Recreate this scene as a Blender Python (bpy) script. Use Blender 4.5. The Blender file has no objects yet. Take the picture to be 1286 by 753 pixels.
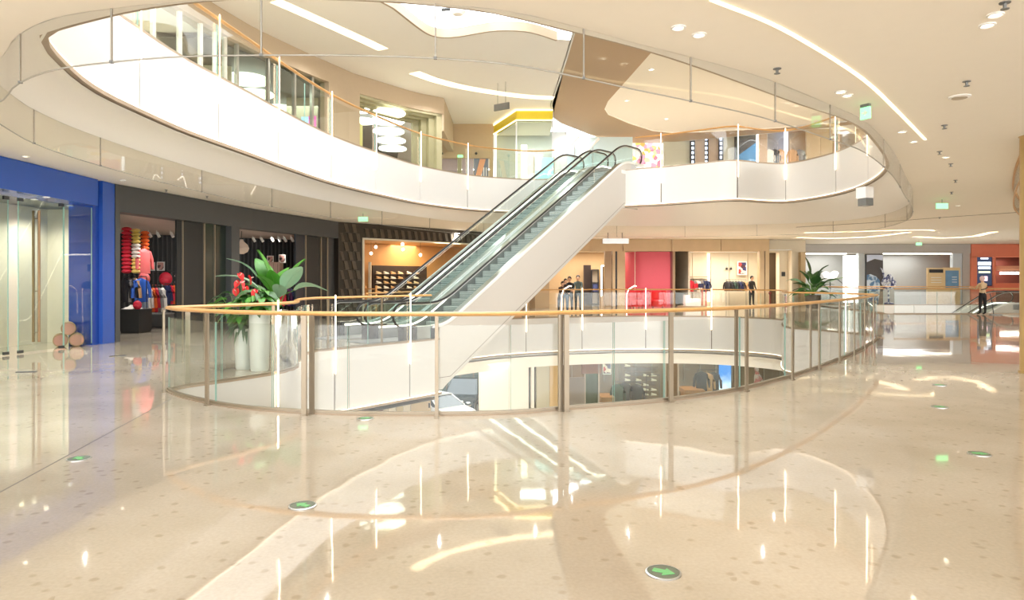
import bpy, bmesh, math, random
from mathutils import Vector, Matrix
from mathutils.geometry import tessellate_polygon
random.seed(7)
PI = math.pi
scene = bpy.context.scene
COL = scene.collection

# ------------------------------------------------------------------ camera, sky, lights, exposure
EYE, FPX, U0, V0 = 1.53, 850.0, 643.0, 352.0           # eye height, focal length in pixels (1286 wide), horizon row
cam_data = bpy.data.cameras.new('camera')
cam = bpy.data.objects.new('camera', cam_data); COL.objects.link(cam)
cam.location = (0, 0, EYE); cam.rotation_euler = (PI/2, 0, 0)
cam_data.sensor_width = 36; cam_data.lens = 36*FPX/1286
cam_data.shift_y = -(376.5-V0)/1286
cam_data.clip_end = 300
scene.camera = cam
world = bpy.data.worlds.new('sky'); scene.world = world; world.use_nodes = True
bg = world.node_tree.nodes['Background']
bg.inputs[0].default_value = (0.985, 0.985, 0.985, 1); bg.inputs[1].default_value = 3.3
scene.view_settings.view_transform = 'Standard'; scene.view_settings.look = 'None'
scene.view_settings.gamma = 1; scene.view_settings.use_curve_mapping = False
scene.view_settings.exposure = 1.06
scene.cycles.transparent_max_bounces = 40
scene.cycles.max_bounces = 10
scene.cycles.diffuse_bounces = 5
scene.cycles.caustics_reflective = False; scene.cycles.caustics_refractive = False

def area(name, loc, sx, sy, watts, col=(1, .93, .82), rot=(0, 0, 0)):
    l = bpy.data.lights.new(name, 'AREA'); l.shape = 'RECTANGLE'; l.size = sx; l.size_y = sy
    l.energy = watts; l.color = col
    o = bpy.data.objects.new(name, l); COL.objects.link(o); o.location = loc; o.rotation_euler = rot
    return o
def spot(name, loc, watts, col=(1, .92, .8), ang=150, r=.01):
    l = bpy.data.lights.new(name, 'SPOT'); l.energy = watts; l.color = col; l.spot_size = math.radians(ang)
    l.spot_blend = 1; l.shadow_soft_size = r
    o = bpy.data.objects.new(name, l); COL.objects.link(o); o.location = loc
    return o
def point(name, loc, watts, col=(1, .9, .75), r=.15):
    l = bpy.data.lights.new(name, 'POINT'); l.energy = watts; l.color = col; l.shadow_soft_size = r
    o = bpy.data.objects.new(name, l); COL.objects.link(o); o.location = loc
    return o
WARM, WHITE = (1, .87, .70), (1, .96, .9)
# unseen area fill added over the near walkway; lamps over the right hand concourse, the shops and the upper floor
area('ceiling_lamp', (4, 0.5, 3.85), 10, 4, 90, (1, .95, .90))
area('ceiling_lamp', (-6, 1.5, 3.85), 6, 5, 70, (1, .98, .97))
for x, y, w in ((13, 12, 300), (18, 20, 350), (15, 27, 300), (24, 28, 350), (30, 37, 350), (17, 35, 300), (24, 12, 300), (23, 40, 300)):
    spot('concourse_lamp', (x, y, 3.85), w, (1, .93, .84))
for x, y, w in ((-8.2, 13, 150), (-7.6, 18, 170), (-6.5, 23, 170), (-3, 29, 220), (3, 33, 300), (9, 33, 300), (4, 36.6, 260), (8.5, 36.6, 300), (13, 36.4, 260)):  # rearmost spots are added fill that brightens the back shop fronts
    spot('walkway_lamp', (x, y, 3.8), w, (1, .97, .92))
for x, y, w in ((-7.9, 10, 60), (-7.8, 14, 60), (-7.5, 18, 60), (-6.3, 23, 80), (-3, 28, 130), (1, 29.3, 150), (5, 29, 160), (10, 27, 200), (13.5, 24, 200), (12, 31, 300), (7, 33, 260), (3, 33.6, 160)):
    spot('upper_lamp', (x, y, 9.3), w, (1, .97, .93))
area('skylight_glow', (-1.5, 13, 15.5), 9, 15, 120, (.93, .97, 1))
area('lower_lamp', (3, 20, -1.75), 8, 8, 260, (1, .9, .75))

# ------------------------------------------------------------------ helpers
def at(u, v, z):                       # photograph pixel on the horizontal plane z
    Y = FPX*(z-EYE)/(V0-v)
    return Vector(((u-U0)/FPX*Y, Y, z))
def deep(u, v, Y):                     # photograph pixel at distance Y
    return Vector(((u-U0)/FPX*Y, Y, EYE+(V0-v)*Y/FPX))
def proj(p): return (U0+FPX*p[0]/p[1], V0-FPX*(p[2]-EYE)/p[1])
def lin(c):
    c = c/255.0
    return c/12.92 if c <= .04045 else ((c+.055)/1.055)**2.4
def L3(rgb): return (lin(rgb[0]), lin(rgb[1]), lin(rgb[2]), 1)

class MB:
    def __init__(s): s.v = []; s.f = []; s.m = []
    def add(s, vs, fs, mi=0):
        o = len(s.v); s.v += [tuple(x) for x in vs]
        s.f += [tuple(i+o for i in f) for f in fs]; s.m += [mi]*len(fs); return s
    def box(s, c, size, rz=0, mi=0):
        x, y, z = size[0]/2, size[1]/2, size[2]/2; ca, sa = math.cos(rz), math.sin(rz); vs = []
        for k in range(8):
            a, b, d = (x if k & 1 else -x), (y if k & 2 else -y), (z if k & 4 else -z)
            vs.append((c[0]+a*ca-b*sa, c[1]+a*sa+b*ca, c[2]+d))
        return s.add(vs, [(0, 2, 3, 1), (4, 5, 7, 6), (0, 1, 5, 4), (2, 6, 7, 3), (0, 4, 6, 2), (1, 3, 7, 5)], mi)
    def wall2(s, a, b, z0, z1, t=.1, mi=0, side=1):      # vertical slab from a to b; thickness to the left (side=1) or right
        a = Vector((a[0], a[1])); b = Vector((b[0], b[1])); d = (b-a).normalized(); n = Vector((-d.y, d.x))*t*side
        q = [a, b, b+n, a+n]
        if side < 0: q = [a, a+n, b+n, b]
        return s.prism([(p.x, p.y) for p in q], z0, z1, mi)
    def prism(s, poly, z0, z1, mi=0):
        n = len(poly); vs = [(p[0], p[1], z0) for p in poly]+[(p[0], p[1], z1) for p in poly]
        fs = [tuple(range(n-1, -1, -1)), tuple(range(n, 2*n))]+[(i, (i+1) % n, n+(i+1) % n, n+i) for i in range(n)]
        return s.add(vs, fs, mi)
    def xprism(s, poly, y0, y1, mi=0):                  # polygon in (x, z) pushed along y
        n = len(poly); vs = [(p[0], y0, p[1]) for p in poly]+[(p[0], y1, p[1]) for p in poly]
        fs = [tuple(range(n)), tuple(range(2*n-1, n-1, -1))]+[((i+1) % n, i, n+i, n+(i+1) % n) for i in range(n)]
        return s.add(vs, fs, mi)
    def ribbon(s, pts, z0, z1, t, mi=0, me=None, closed=False):   # vertical curved sheet with thickness t centred on pts
        P = [Vector((p[0], p[1])) for p in pts]; n = len(P); vs = []
        for i in range(n):
            a = P[i-1] if (i or closed) else P[i]; b = P[(i+1) % n] if (i < n-1 or closed) else P[i]
            d = (b-a).normalized() if (b-a).length > 1e-9 else Vector((1, 0)); nn = Vector((-d.y, d.x))*t/2
            for q, z in ((P[i]-nn, z0), (P[i]+nn, z0), (P[i]+nn, z1), (P[i]-nn, z1)): vs.append((q.x, q.y, z))
        fs = []
        for i in range(n if closed else n-1):
            j = (i+1) % n
            for k in range(4): fs.append((4*i+k, 4*j+k, 4*j+(k+1) % 4, 4*i+(k+1) % 4))
        s.add(vs, fs, mi); o = len(s.v)-len(vs)
        if not closed:
            s.f += [(o+3, o+2, o+1, o), tuple(o+4*(n-1)+k for k in range(4))]; s.m += [mi if me is None else me]*2
        return s
    def tube(s, pts, r, n=8, mi=0, closed=False, ry=None):        # ry: vertical radius
        P = [Vector(p) for p in pts]; N = len(P); vs = []; ry = r if ry is None else ry
        rr = r if isinstance(r, (list, tuple)) else [r]*N; rry = ry if isinstance(ry, (list, tuple)) else [ry]*N
        for i in range(N):
            a = P[i-1] if (i or closed) else P[i]; b = P[(i+1) % N] if (i < N-1 or closed) else P[i]
            d = (b-a).normalized()
            up = Vector((0, 0, 1)) if abs(d.z) < .95 else Vector((0, 1, 0))
            x = d.cross(up).normalized(); y = x.cross(d)
            for k in range(n):
                t = 2*PI*k/n; vs.append(P[i]+x*math.cos(t)*rr[i]+y*math.sin(t)*rry[i])
        fs = []
        for i in range(N if closed else N-1):
            j = (i+1) % N
            for k in range(n): fs.append((n*i+k, n*i+(k+1) % n, n*j+(k+1) % n, n*j+k))
        if not closed: fs += [tuple(range(n-1, -1, -1)), tuple(n*(N-1)+k for k in range(n))]
        return s.add(vs, fs, mi)
    def lathe(s, prof, c=(0, 0, 0), n=20, mi=0):
        vs = []; fs = []
        for r, z in prof:
            for k in range(n):
                t = 2*PI*k/n; vs.append((c[0]+r*math.cos(t), c[1]+r*math.sin(t), c[2]+z))
        for i in range(len(prof)-1):
            for k in range(n): fs.append((n*i+k, n*i+(k+1) % n, n*(i+1)+(k+1) % n, n*(i+1)+k))
        fs += [tuple(range(n-1, -1, -1)), tuple(n*(len(prof)-1)+k for k in range(n))]
        return s.add(vs, fs, mi)
    def ball(s, c, r, n=10, m=7, mi=0):
        r = r if isinstance(r, (tuple, list)) else (r, r, r); vs = []; fs = []
        for i in range(m+1):
            p = PI*i/m
            for k in range(n):
                t = 2*PI*k/n; q = max(math.sin(p), .02)
                vs.append((c[0]+r[0]*q*math.cos(t), c[1]+r[1]*q*math.sin(t), c[2]-r[2]*math.cos(p)))
        for i in range(m):
            for k in range(n): fs.append((n*i+k, n*i+(k+1) % n, n*(i+1)+(k+1) % n, n*(i+1)+k))
        fs += [tuple(range(n-1, -1, -1)), tuple(n*m+k for k in range(n))]
        return s.add(vs, fs, mi)
    def plate(s, outer, holes, z):                      # flat sheet with holes
        loops = [[Vector((p[0], p[1], 0)) for p in outer]]+[[Vector((p[0], p[1], 0)) for p in h] for h in holes]
        tri = tessellate_polygon(loops); vs = [(p.x, p.y, z) for l in loops for p in l]
        return s.add(vs, [tuple(t) for t in tri])
    def mesh(s, name, mats, smooth=False):
        me = bpy.data.meshes.new(name); me.from_pydata(s.v, [], s.f)
        mats = mats if isinstance(mats, (list, tuple)) else [mats]
        for m in mats: me.materials.append(m)
        if any(s.m): me.polygons.foreach_set('material_index', s.m)
        if smooth:
            me.polygons.foreach_set('use_smooth', [True]*len(me.polygons))
            try: me.set_sharp_from_angle(angle=math.radians(38))
            except Exception: pass
        me.update(); return me
    def build(s, name, mats, parent=None, local=False, smooth=False):
        off = base_of(parent) if (parent and not local) else None
        if off is not None: s.v = [(x-off.x, y-off.y, z-off.z) for x, y, z in s.v]
        o = bpy.data.objects.new(name, s.mesh(name, mats, smooth)); COL.objects.link(o)
        if parent: o.parent = parent
        return o
def base_of(o):
    p = Vector((0, 0, 0))
    while o: p += o.location; o = o.parent
    return p
def tag(o, label, cat, group=None, kind=None):
    if label: o['label'] = label
    if cat: o['category'] = cat
    if group: o['group'] = group
    if kind: o['kind'] = kind
    return o
def thing(name, label, cat, loc=(0, 0, 0), rz=0, group=None):
    o = bpy.data.objects.new(name, None); COL.objects.link(o); o.location = loc; o.rotation_euler = (0, 0, rz)
    o.empty_display_size = .2
    return tag(o, label, cat, group)
def whole(mb, name, mats, label, cat, loc, group=None, smooth=False, rz=0, local=False):   # a thing that is one mesh, origin at loc
    L = Vector(loc)
    if not local: mb.v = [(x-L.x, y-L.y, z-L.z) for x, y, z in mb.v]
    o = bpy.data.objects.new(name, mb.mesh(name, mats, smooth)); COL.objects.link(o); o.location = L; o.rotation_euler = (0, 0, rz)
    return tag(o, label, cat, group)
def put(name, me, loc, label, cat, group=None, rz=0, sc=None):                           # another thing on a shared mesh
    o = bpy.data.objects.new(name, me); COL.objects.link(o); o.location = loc; o.rotation_euler = (0, 0, rz)
    if sc: o.scale = sc
    return tag(o, label, cat, group)
def part(name, me, parent, loc=(0, 0, 0), rot=(0, 0, 0), sc=None):                      # a part on a shared mesh, local coordinates
    o = bpy.data.objects.new(name, me); COL.objects.link(o); o.parent = parent; o.location = loc; o.rotation_euler = rot
    if sc: o.scale = sc
    return o
def struct(mb, name, mats, smooth=False):
    o = mb.build(name, mats, None, smooth=smooth); o['kind'] = 'structure'; return o
def struct_empty(name, loc=(0, 0, 0)):
    o = bpy.data.objects.new(name, None); COL.objects.link(o); o.location = loc; o['kind'] = 'structure'; return o
def copy_tree(o, loc=None, rz=None, label=None, group=None, parent=None):
    c = o.copy(); COL.objects.link(c)
    if parent: c.parent = parent
    if loc is not None: c.location = loc
    if rz is not None: c.rotation_euler = (0, 0, rz)
    if label: c['label'] = label
    if group: c['group'] = group
    for ch in list(o.children): copy_tree(ch, parent=c)
    return c

# ------------------------------------------------------------------ materials
MATS = {}
def mat(name, rgb, rough=.5, metal=0.0, emit=0.0, vary=.05, scale=6.0, coat=0.0, ecol=None, bump=0.0, spec=.5):
    if name in MATS: return MATS[name]
    m = bpy.data.materials.new(name); m.use_nodes = True; nt = m.node_tree; b = nt.nodes['Principled BSDF']
    c = L3(rgb)
    if vary > 0:
        tc = nt.nodes.new('ShaderNodeTexCoord'); nz = nt.nodes.new('ShaderNodeTexNoise'); nz.inputs['Scale'].default_value = scale
        nz.inputs['Detail'].default_value = 4
        mx = nt.nodes.new('ShaderNodeMix'); mx.data_type = 'RGBA'
        mx.inputs[6].default_value = tuple(x*(1-vary) for x in c[:3])+(1,)
        mx.inputs[7].default_value = tuple(min(1, x*(1+vary)) for x in c[:3])+(1,)
        nt.links.new(tc.outputs['Object'], nz.inputs['Vector']); nt.links.new(nz.outputs['Fac'], mx.inputs[0])
        nt.links.new(mx.outputs[2], b.inputs['Base Color'])
        if bump:
            bp = nt.nodes.new('ShaderNodeBump'); bp.inputs['Strength'].default_value = bump; bp.inputs['Distance'].default_value = .02
            nt.links.new(nz.outputs['Fac'], bp.inputs['Height']); nt.links.new(bp.outputs[0], b.inputs['Normal'])
    else: b.inputs['Base Color'].default_value = c
    b.inputs['Roughness'].default_value = rough; b.inputs['Metallic'].default_value = metal
    b.inputs['Specular IOR Level'].default_value = spec
    if coat: b.inputs['Coat Weight'].default_value = coat
    if emit:
        b.inputs['Emission Color'].default_value = L3(ecol or rgb); b.inputs['Emission Strength'].default_value = emit
    MATS[name] = m; return m
def glass(name, tint=(251, 253, 252), refl=1.0, ior=1.45, rough=0.0):
    if name in MATS: return MATS[name]
    m = bpy.data.materials.new(name); m.use_nodes = True; nt = m.node_tree; nt.nodes.clear()
    out = nt.nodes.new('ShaderNodeOutputMaterial'); mix = nt.nodes.new('ShaderNodeMixShader')
    tr = nt.nodes.new('ShaderNodeBsdfTransparent'); tr.inputs[0].default_value = L3(tint)
    gl = nt.nodes.new('ShaderNodeBsdfGlossy'); gl.inputs['Roughness'].default_value = rough
    fr = nt.nodes.new('ShaderNodeFresnel'); ge = nt.nodes.new('ShaderNodeNewGeometry')       # same reflectance on both faces of a pane
    mr = nt.nodes.new('ShaderNodeMapRange'); mr.inputs[3].default_value = ior; mr.inputs[4].default_value = 1/ior
    nt.links.new(ge.outputs['Backfacing'], mr.inputs[0]); nt.links.new(mr.outputs[0], fr.inputs[0])
    mu = nt.nodes.new('ShaderNodeMath'); mu.operation = 'MULTIPLY'; mu.inputs[1].default_value = refl
    nt.links.new(fr.outputs[0], mu.inputs[0]); nt.links.new(mu.outputs[0], mix.inputs[0])
    nt.links.new(tr.outputs[0], mix.inputs[1]); nt.links.new(gl.outputs[0], mix.inputs[2]); nt.links.new(mix.outputs[0], out.inputs[0])
    MATS[name] = m; return m

def floor_material():
    m = bpy.data.materials.new('polished_terrazzo'); m.use_nodes = True; nt = m.node_tree; N = nt.nodes; b = N['Principled BSDF']
    tc = N.new('ShaderNodeTexCoord'); lk = nt.links.new
    def noise(sc, det=4):
        n = N.new('ShaderNodeTexNoise'); n.inputs['Scale'].default_value = sc; n.inputs['Detail'].default_value = det
        lk(tc.outputs['Object'], n.inputs['Vector']); return n
    def ramp(src, stops):
        r = N.new('ShaderNodeValToRGB'); e = r.color_ramp.elements
        while len(e) < len(stops): e.new(.5)
        for k, (p, c) in enumerate(stops): e[k].position = p; e[k].color = c
        lk(src, r.inputs[0]); return r
    n1 = noise(.9, 5); n2 = noise(9, 6)
    base = ramp(n1.outputs['Fac'], [(.35, L3((178, 167, 149))), (.65, L3((192, 182, 166)))])
    vor = N.new('ShaderNodeTexVoronoi'); vor.inputs['Scale'].default_value = 11; vor.inputs['Randomness'].default_value = 1
    wob = N.new('ShaderNodeVectorMath'); wob.operation = 'ADD'
    lk(tc.outputs['Object'], wob.inputs[0]); sc = N.new('ShaderNodeVectorMath'); sc.operation = 'SCALE'; sc.inputs['Scale'].default_value = .05
    lk(n2.outputs['Color'], sc.inputs[0]); lk(sc.outputs[0], wob.inputs[1]); lk(wob.outputs[0], vor.inputs['Vector'])
    chip = ramp(vor.outputs['Distance'], [(.18, (1, 1, 1, 1)), (.34, (0, 0, 0, 1))])
    sepc = N.new('ShaderNodeSeparateColor'); lk(vor.outputs['Color'], sepc.inputs[0])
    pick = ramp(sepc.outputs[0], [(.62, (0, 0, 0, 1)), (.75, (1, 1, 1, 1))])
    mul = N.new('ShaderNodeMath'); mul.operation = 'MULTIPLY'; lk(chip.outputs[0], mul.inputs[0]); lk(pick.outputs[0], mul.inputs[1])
    mul2 = N.new('ShaderNodeMath'); mul2.operation = 'MULTIPLY'; lk(mul.outputs[0], mul2.inputs[0]); mul2.inputs[1].default_value = .45
    mx = N.new('ShaderNodeMix'); mx.data_type = 'RGBA'; lk(mul2.outputs[0], mx.inputs[0]); lk(base.outputs[0], mx.inputs[6])
    mx.inputs[7].default_value = L3((146, 131, 108))
    fine = noise(45, 3); f2 = ramp(fine.outputs['Fac'], [(.3, (.93, .93, .93, 1)), (.7, (1.04, 1.04, 1.04, 1))])
    mm = N.new('ShaderNodeMix'); mm.data_type = 'RGBA'; mm.blend_type = 'MULTIPLY'; mm.inputs[0].default_value = 1
    lk(mx.outputs[2], mm.inputs[6]); lk(f2.outputs[0], mm.inputs[7]); lk(mm.outputs[2], b.inputs['Base Color'])
    b.inputs['Roughness'].default_value = .035; b.inputs['IOR'].default_value = 2.8
    bn = noise(1.6, 2); bp = N.new('ShaderNodeBump'); bp.inputs['Strength'].default_value = .05; bp.inputs['Distance'].default_value = .02
    lk(bn.outputs['Fac'], bp.inputs['Height']); lk(bp.outputs[0], b.inputs['Normal'])
    return m
M_FLOOR = floor_material()
M_CEIL = mat('ceiling_plaster', (250, 244, 233), .75, vary=.015)
M_CEILW = mat('white_plaster', (244, 242, 240), .7, vary=.015)
M_COVE = mat('cove_plaster', (250, 249, 247), .42, vary=.01)
M_FASC = mat('white_fascia_panel', (212, 211, 208), .3, vary=.01)
M_TAUPE = mat('taupe_metal', (168, 150, 130), .45, .2, vary=.03)
M_BROWN = mat('tan_soffit', (180, 152, 120), .6, vary=.02)
M_WOOD = mat('ash_handrail', (206, 158, 98), .35, vary=.12, scale=25)
M_POST = mat('bronze_post', (152, 140, 122), .38, .55, vary=.04)
M_STEEL = mat('brushed_steel', (200, 202, 202), .28, .9, vary=.04)
M_CHROME = mat('polished_steel', (225, 225, 222), .08, 1.0, vary=0)
M_DKSTEEL = mat('dark_steel', (70, 72, 74), .4, .6)
M_GREYM = mat('grey_metal', (128, 130, 130), .45, .5)
M_BLACK = mat('black_rubber', (28, 30, 32), .45)
M_GLASS = glass('clear_glass')
M_GLASSB = glass('smoke_barrier_glass', (253, 253, 252), .7)
M_GLASSE = glass('escalator_glass', (244, 250, 249), .7)
M_GLASSD = glass('shop_glass', (238, 244, 240), .8)
M_EDGE = mat('glass_edge', (150, 190, 180), .2, vary=0)
M_GEDGE = glass('pale_glass_edge', (196, 222, 214), 1.0)
M_LED = mat('warm_light_rod', (255, 226, 190), .4, emit=4, vary=0, ecol=(255, 226, 190))
M_EDGELED = mat('cove_light_strip', (255, 236, 208), .4, emit=1.9, vary=0)
M_LEDW = mat('white_light_strip', (255, 244, 225), .4, emit=5, vary=0)
M_SLOT = mat('warm_ceiling_slot', (255, 232, 196), .4, emit=1.25, vary=0, ecol=(255, 232, 192))
M_LINE = mat('warm_linear_light', (255, 240, 205), .4, emit=1.6, vary=0, ecol=(255, 238, 196))
M_PALEM = mat('pale_metal_trim', (176, 174, 168), .45, .3)
M_JOINT = mat('shadow_joint', (112, 104, 96), .7)  # even dark tone of joints and grooves
M_TEXTG = mat('green_sign_light', (120, 220, 140), .5, emit=1.2, vary=0)
M_WHITE = mat('white_paint', (240, 240, 238), .5, vary=.02)
M_CREAM = mat('cream_wall', (226, 216, 196), .7, vary=.03)
M_DARK = mat('charcoal_cladding', (74, 76, 78), .5, vary=.05)
M_BLACKC = mat('black_cladding', (36, 38, 40), .5, vary=.06)
M_GREEN = mat('leaf_green', (74, 140, 44), .4, vary=.2, scale=3)
M_GREEN2 = mat('pale_leaf_green', (140, 180, 150), .35, vary=.15, scale=3)
M_DKGREEN = mat('dark_leaf_green', (48, 92, 42), .45, vary=.2, scale=3)
M_STEM = mat('plant_stem', (98, 140, 70), .5)
M_SOIL = mat('potting_soil', (60, 48, 38), .9)

# ------------------------------------------------------------------ plan curves
def catmull(P, closed=True, n=8):
    P = [Vector((p[0], p[1])) for p in P]; N = len(P); out = []
    for i in range(N if closed else N-1):
        p1 = P[i]; p2 = P[(i+1) % N]
        p0 = P[i-1] if (i or closed) else p1*2-p2
        p3 = P[(i+2) % N] if (i+2 < N or closed) else p2*2-p1
        for k in range(n):
            t = k/n
            out.append(.5*(2*p1+(p2-p0)*t+(2*p0-5*p1+4*p2-p3)*t*t+(3*p1-p0-3*p2+p3)*t**3))
    if not closed: out.append(P[-1])
    return out
class Path:
    def __init__(s, pts, closed=False):
        s.p = [Vector((q[0], q[1])) for q in pts]+([Vector((pts[0][0], pts[0][1]))] if closed else [])
        s.l = [0.0]
        for a, b in zip(s.p, s.p[1:]): s.l.append(s.l[-1]+(b-a).length)
        s.L = s.l[-1]
    def pt(s, d):
        d = min(max(d, 0), s.L)
        for i in range(len(s.l)-1):
            if d <= s.l[i+1]+1e-9:
                t = (d-s.l[i])/max(s.l[i+1]-s.l[i], 1e-9); return s.p[i].lerp(s.p[i+1], t)
        return s.p[-1]
    def sub(s, a, b, step=.45):
        n = max(1, int(math.ceil((b-a)/step))); return [s.pt(a+(b-a)*i/n) for i in range(n+1)]
    def nrm(s, d):                       # to the right of travel
        t = s.pt(d+.03)-s.pt(d-.03); t.normalize(); return Vector((t.y, -t.x))
    def near(s, u, v, z):                # arc length of the point seen closest to pixel (u, v) at height z
        best = (1e9, 0)
        for k in range(900):
            d = s.L*k/899; p = s.pt(d)
            if p.y < 2: continue
            a, b = proj((p.x, p.y, z)); e = (a-u)**2+(b-v)**2
            if e < best[0]: best = (e, d)
        return best[1]
def offset(pts, d):                      # shift an open polyline sideways (right of travel positive)
    out = []
    for i, p in enumerate(pts):
        a = pts[max(i-1, 0)]; b = pts[min(i+1, len(pts)-1)]; t = (b-a).normalized(); out.append(p+Vector((t.y, -t.x))*d)
    return out
Z2, ZCEIL, ZF = 5.5, 3.93, 4.236          # upper floor, ceiling of this floor, underside of the upper fascia
ZC2 = 9.43                                # ceiling of the upper floor
# opening in this floor: near edge left to right, right tip, far edge back to the escalators, landing
C0_near = [at(u, v, 0) for u, v in ((212, 490), (223, 496.5), (257, 505), (296, 512), (347, 516.6), (391, 518.8), (439, 520.7),
           (548, 521.5), (642, 519.5), (716, 513.4), (832, 503.8), (921, 491), (985, 475.3), (1028, 461.4), (1069, 445), (1092, 432), (1101, 424))]
C0_far = [(9.85, 18.9), (9.45, 20.5), (8.95, 21.3), (8.95, 22.2), (9.6, 24), (10.35, 25.6), (10.1, 27), (8.3, 28.4), (5.3, 28.75), (2.47, 28.15),
          (0, 26.9), (-1.5, 25.5), (-3.1, 23.4), (-4.28, 19.82)]
C0_a = catmull([(p[0], p[1]) for p in C0_near]+C0_far, False, 5)
C0_b = [Vector((-1.87, 17.66)), Vector((-4.25, 14.64))]
C0_c = catmull([(-4.25, 14.64), (-4.28, 13.8), (-4.05, 12.7), (-3.84, 12.1), (-3.78, 11.6), (-3.9, 11.05), (-4.37, 10.2), (-4.72, 9.66), (-4.80, 9.46)], False, 4)
C0 = C0_a+C0_b+C0_c[1:-1]
C2 = catmull([(-5.12, 7.35), (-5.6, 8.45), (-5.87, 9.54), (-5.92, 10.7), (-5.9, 12.1), (-5.76, 13.2), (-5.57, 14.65), (-5.42, 15.97), (-5.0, 18.55),
      (-4.25, 21), (-3.2, 23.6), (-1.67, 25.6), (-.4, 26.4), (.9, 26.8), (2.0, 26.35), (4.25, 24.4), (5.3, 23.85), (6.5, 23.0), (7.4, 22.5), (8.5, 23.0), (9.5, 23.0),
      (10.1, 21.0), (9.8, 18.5), (8.75, 15.7), (6.85, 12.75), (5.65, 11.25), (4.3, 10.1), (2.6, 8.6), (1.55, 7.75), (.45, 7.03), (.155, 6.84), (-.25, 6.62), (-.71, 6.48), (-1.2, 6.38), (-2.0, 6.31), (-2.6, 6.32),
      (-3.2, 6.44), (-3.65, 6.58), (-4.3, 6.86)], True, 4)
C1 = catmull([(-5.4, 7.2), (-6.05, 7.8), (-6.5, 8.83), (-6.72, 9.5), (-6.87, 10.4), (-6.92, 11.3), (-6.92, 12.6), (-6.84, 13.84), (-6.6, 16.2), (-6.4, 17.2), (-5.6, 20.4),
      (-4.1, 24.3), (-1.5, 28.2), (4, 29.7), (7.85, 29.8), (10.7, 28.9), (12.9, 27.6), (13.6, 25.2), (12.7, 21.8), (10.9, 18.4), (9, 15.5), (7.1, 12.6), (5.4, 10.3),
      (4.4, 9.3), (3, 8.04), (1.95, 7.3), (1.18, 6.8), (.67, 6.45), (0, 6.05), (-.64, 5.88), (-1.4, 5.8), (-2.3, 5.8), (-2.9, 5.84), (-3.5, 5.97), (-4.2, 6.2), (-4.86, 6.65)], True, 4)

# ------------------------------------------------------------------ floors, ceilings
def rect(x0, y0, x1, y1): return [(x0, y0), (x1, y0), (x1, y1), (x0, y1)]
V2 = [(17.2, 31.0), (29.5, 31.0), (29.5, 42.0), (18.6, 42.0)]                 # second opening far right
fl = MB().plate(rect(-24, -8, 46, 48), [C0, V2], 0)
struct(fl, 'floor', M_FLOOR)
M_LFLOOR = mat('lower_floor_stone', (205, 194, 176), .12, vary=.04)
struct(MB().box((8, 20, -5.6), (70, 60, .2)), 'floor', M_LFLOOR)
struct(MB().plate(rect(-24, -8, 46, 48), [C2], Z2), 'floor', M_LFLOOR)
struct(MB().plate(rect(-24, -8, 46, 48), [C1], ZCEIL), 'ceiling', M_CEIL)
# cove between the ceiling edge and the foot of the upper fascia
P1, P2 = Path(C1, True), Path(C2, True)
cen = Vector((1.6, 16.5)); NA = 180
def polar(path):
    s = sorted((math.atan2(p.y-cen.y, p.x-cen.x), (p-cen).length) for p in [path.pt(path.L*k/720) for k in range(720)])
    def r(t):
        for i in range(len(s)):
            if s[i][0] >= t:
                a = s[i-1] if i else (s[-1][0]-2*PI, s[-1][1]); b = s[i]
                return a[1]+(b[1]-a[1])*(t-a[0])/max(b[0]-a[0], 1e-6)
        return s[-1][1]
    return r
r1, r2 = polar(P1), polar(P2)
cv = MB(); rows = 9; vs = []
for k in range(NA):
    t = -PI+2*PI*(k+.5)/NA; a, b = r1(t), r2(t); d = Vector((math.cos(t), math.sin(t)))
    for j in range(rows):
        f = j/(rows-1); h = ZCEIL+(4.16-ZCEIL)*math.sin(f*PI/2)+.10*math.sin(f*PI)
        p = cen+d*(a+(b-a)*f); vs.append((p.x, p.y, h))
cv.add(vs, [(rows*k+j, rows*k+j+1, rows*((k+1) % NA)+j+1, rows*((k+1) % NA)+j) for k in range(NA) for j in range(rows-1)])
struct(cv, 'ceiling', M_COVE, smooth=True)

# ------------------------------------------------------------------ fascias of the two openings
def fascia(name, path, marks, zt, zb, side, a0=0.0, a1=None, led=True):
    """panels between the marks; side +1: void on the right of travel"""
    a1 = path.L if a1 is None else a1
    e = struct_empty(name, (0, 0, zb))
    cuts = [a0]+sorted(m for m in marks if a0+.3 < m < a1-.3)+[a1]
    full = []
    for a, b in zip(cuts, cuts[1:]):
        n = max(1, int(round((b-a)/3.4))) if (b-a) > 4.2 else 1
        for k in range(n): full.append((a+(b-a)*k/n, a+(b-a)*(k+1)/n))
    for a, b in full:
        p = offset(path.sub(a+.02, b-.02, .35), .02*side)
        MB().ribbon(p, zb+.03, zt, .03).build('fascia_panel', M_FASC, e, smooth=True)
    MB().ribbon(path.sub(a0, a1, .35), zb+.02, zt-.01, .01).build('joint_backing', M_JOINT, e)
    MB().ribbon(offset(path.sub(a0, a1, .35), .028*side), zb-.06, zb, .075).build('bottom_ledge', M_TAUPE, e, smooth=True)
    if led: MB().ribbon(offset(path.sub(a0, a1, .35), .052*side), zb+.002, zb+.018, .022).build('light_strip', M_EDGELED, e)
    MB().ribbon(offset(path.sub(a0, a1, .35), .0*side), zt-.005, zt+.02, .08).build('edge_trim', M_TAUPE, e)
    return e
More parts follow.
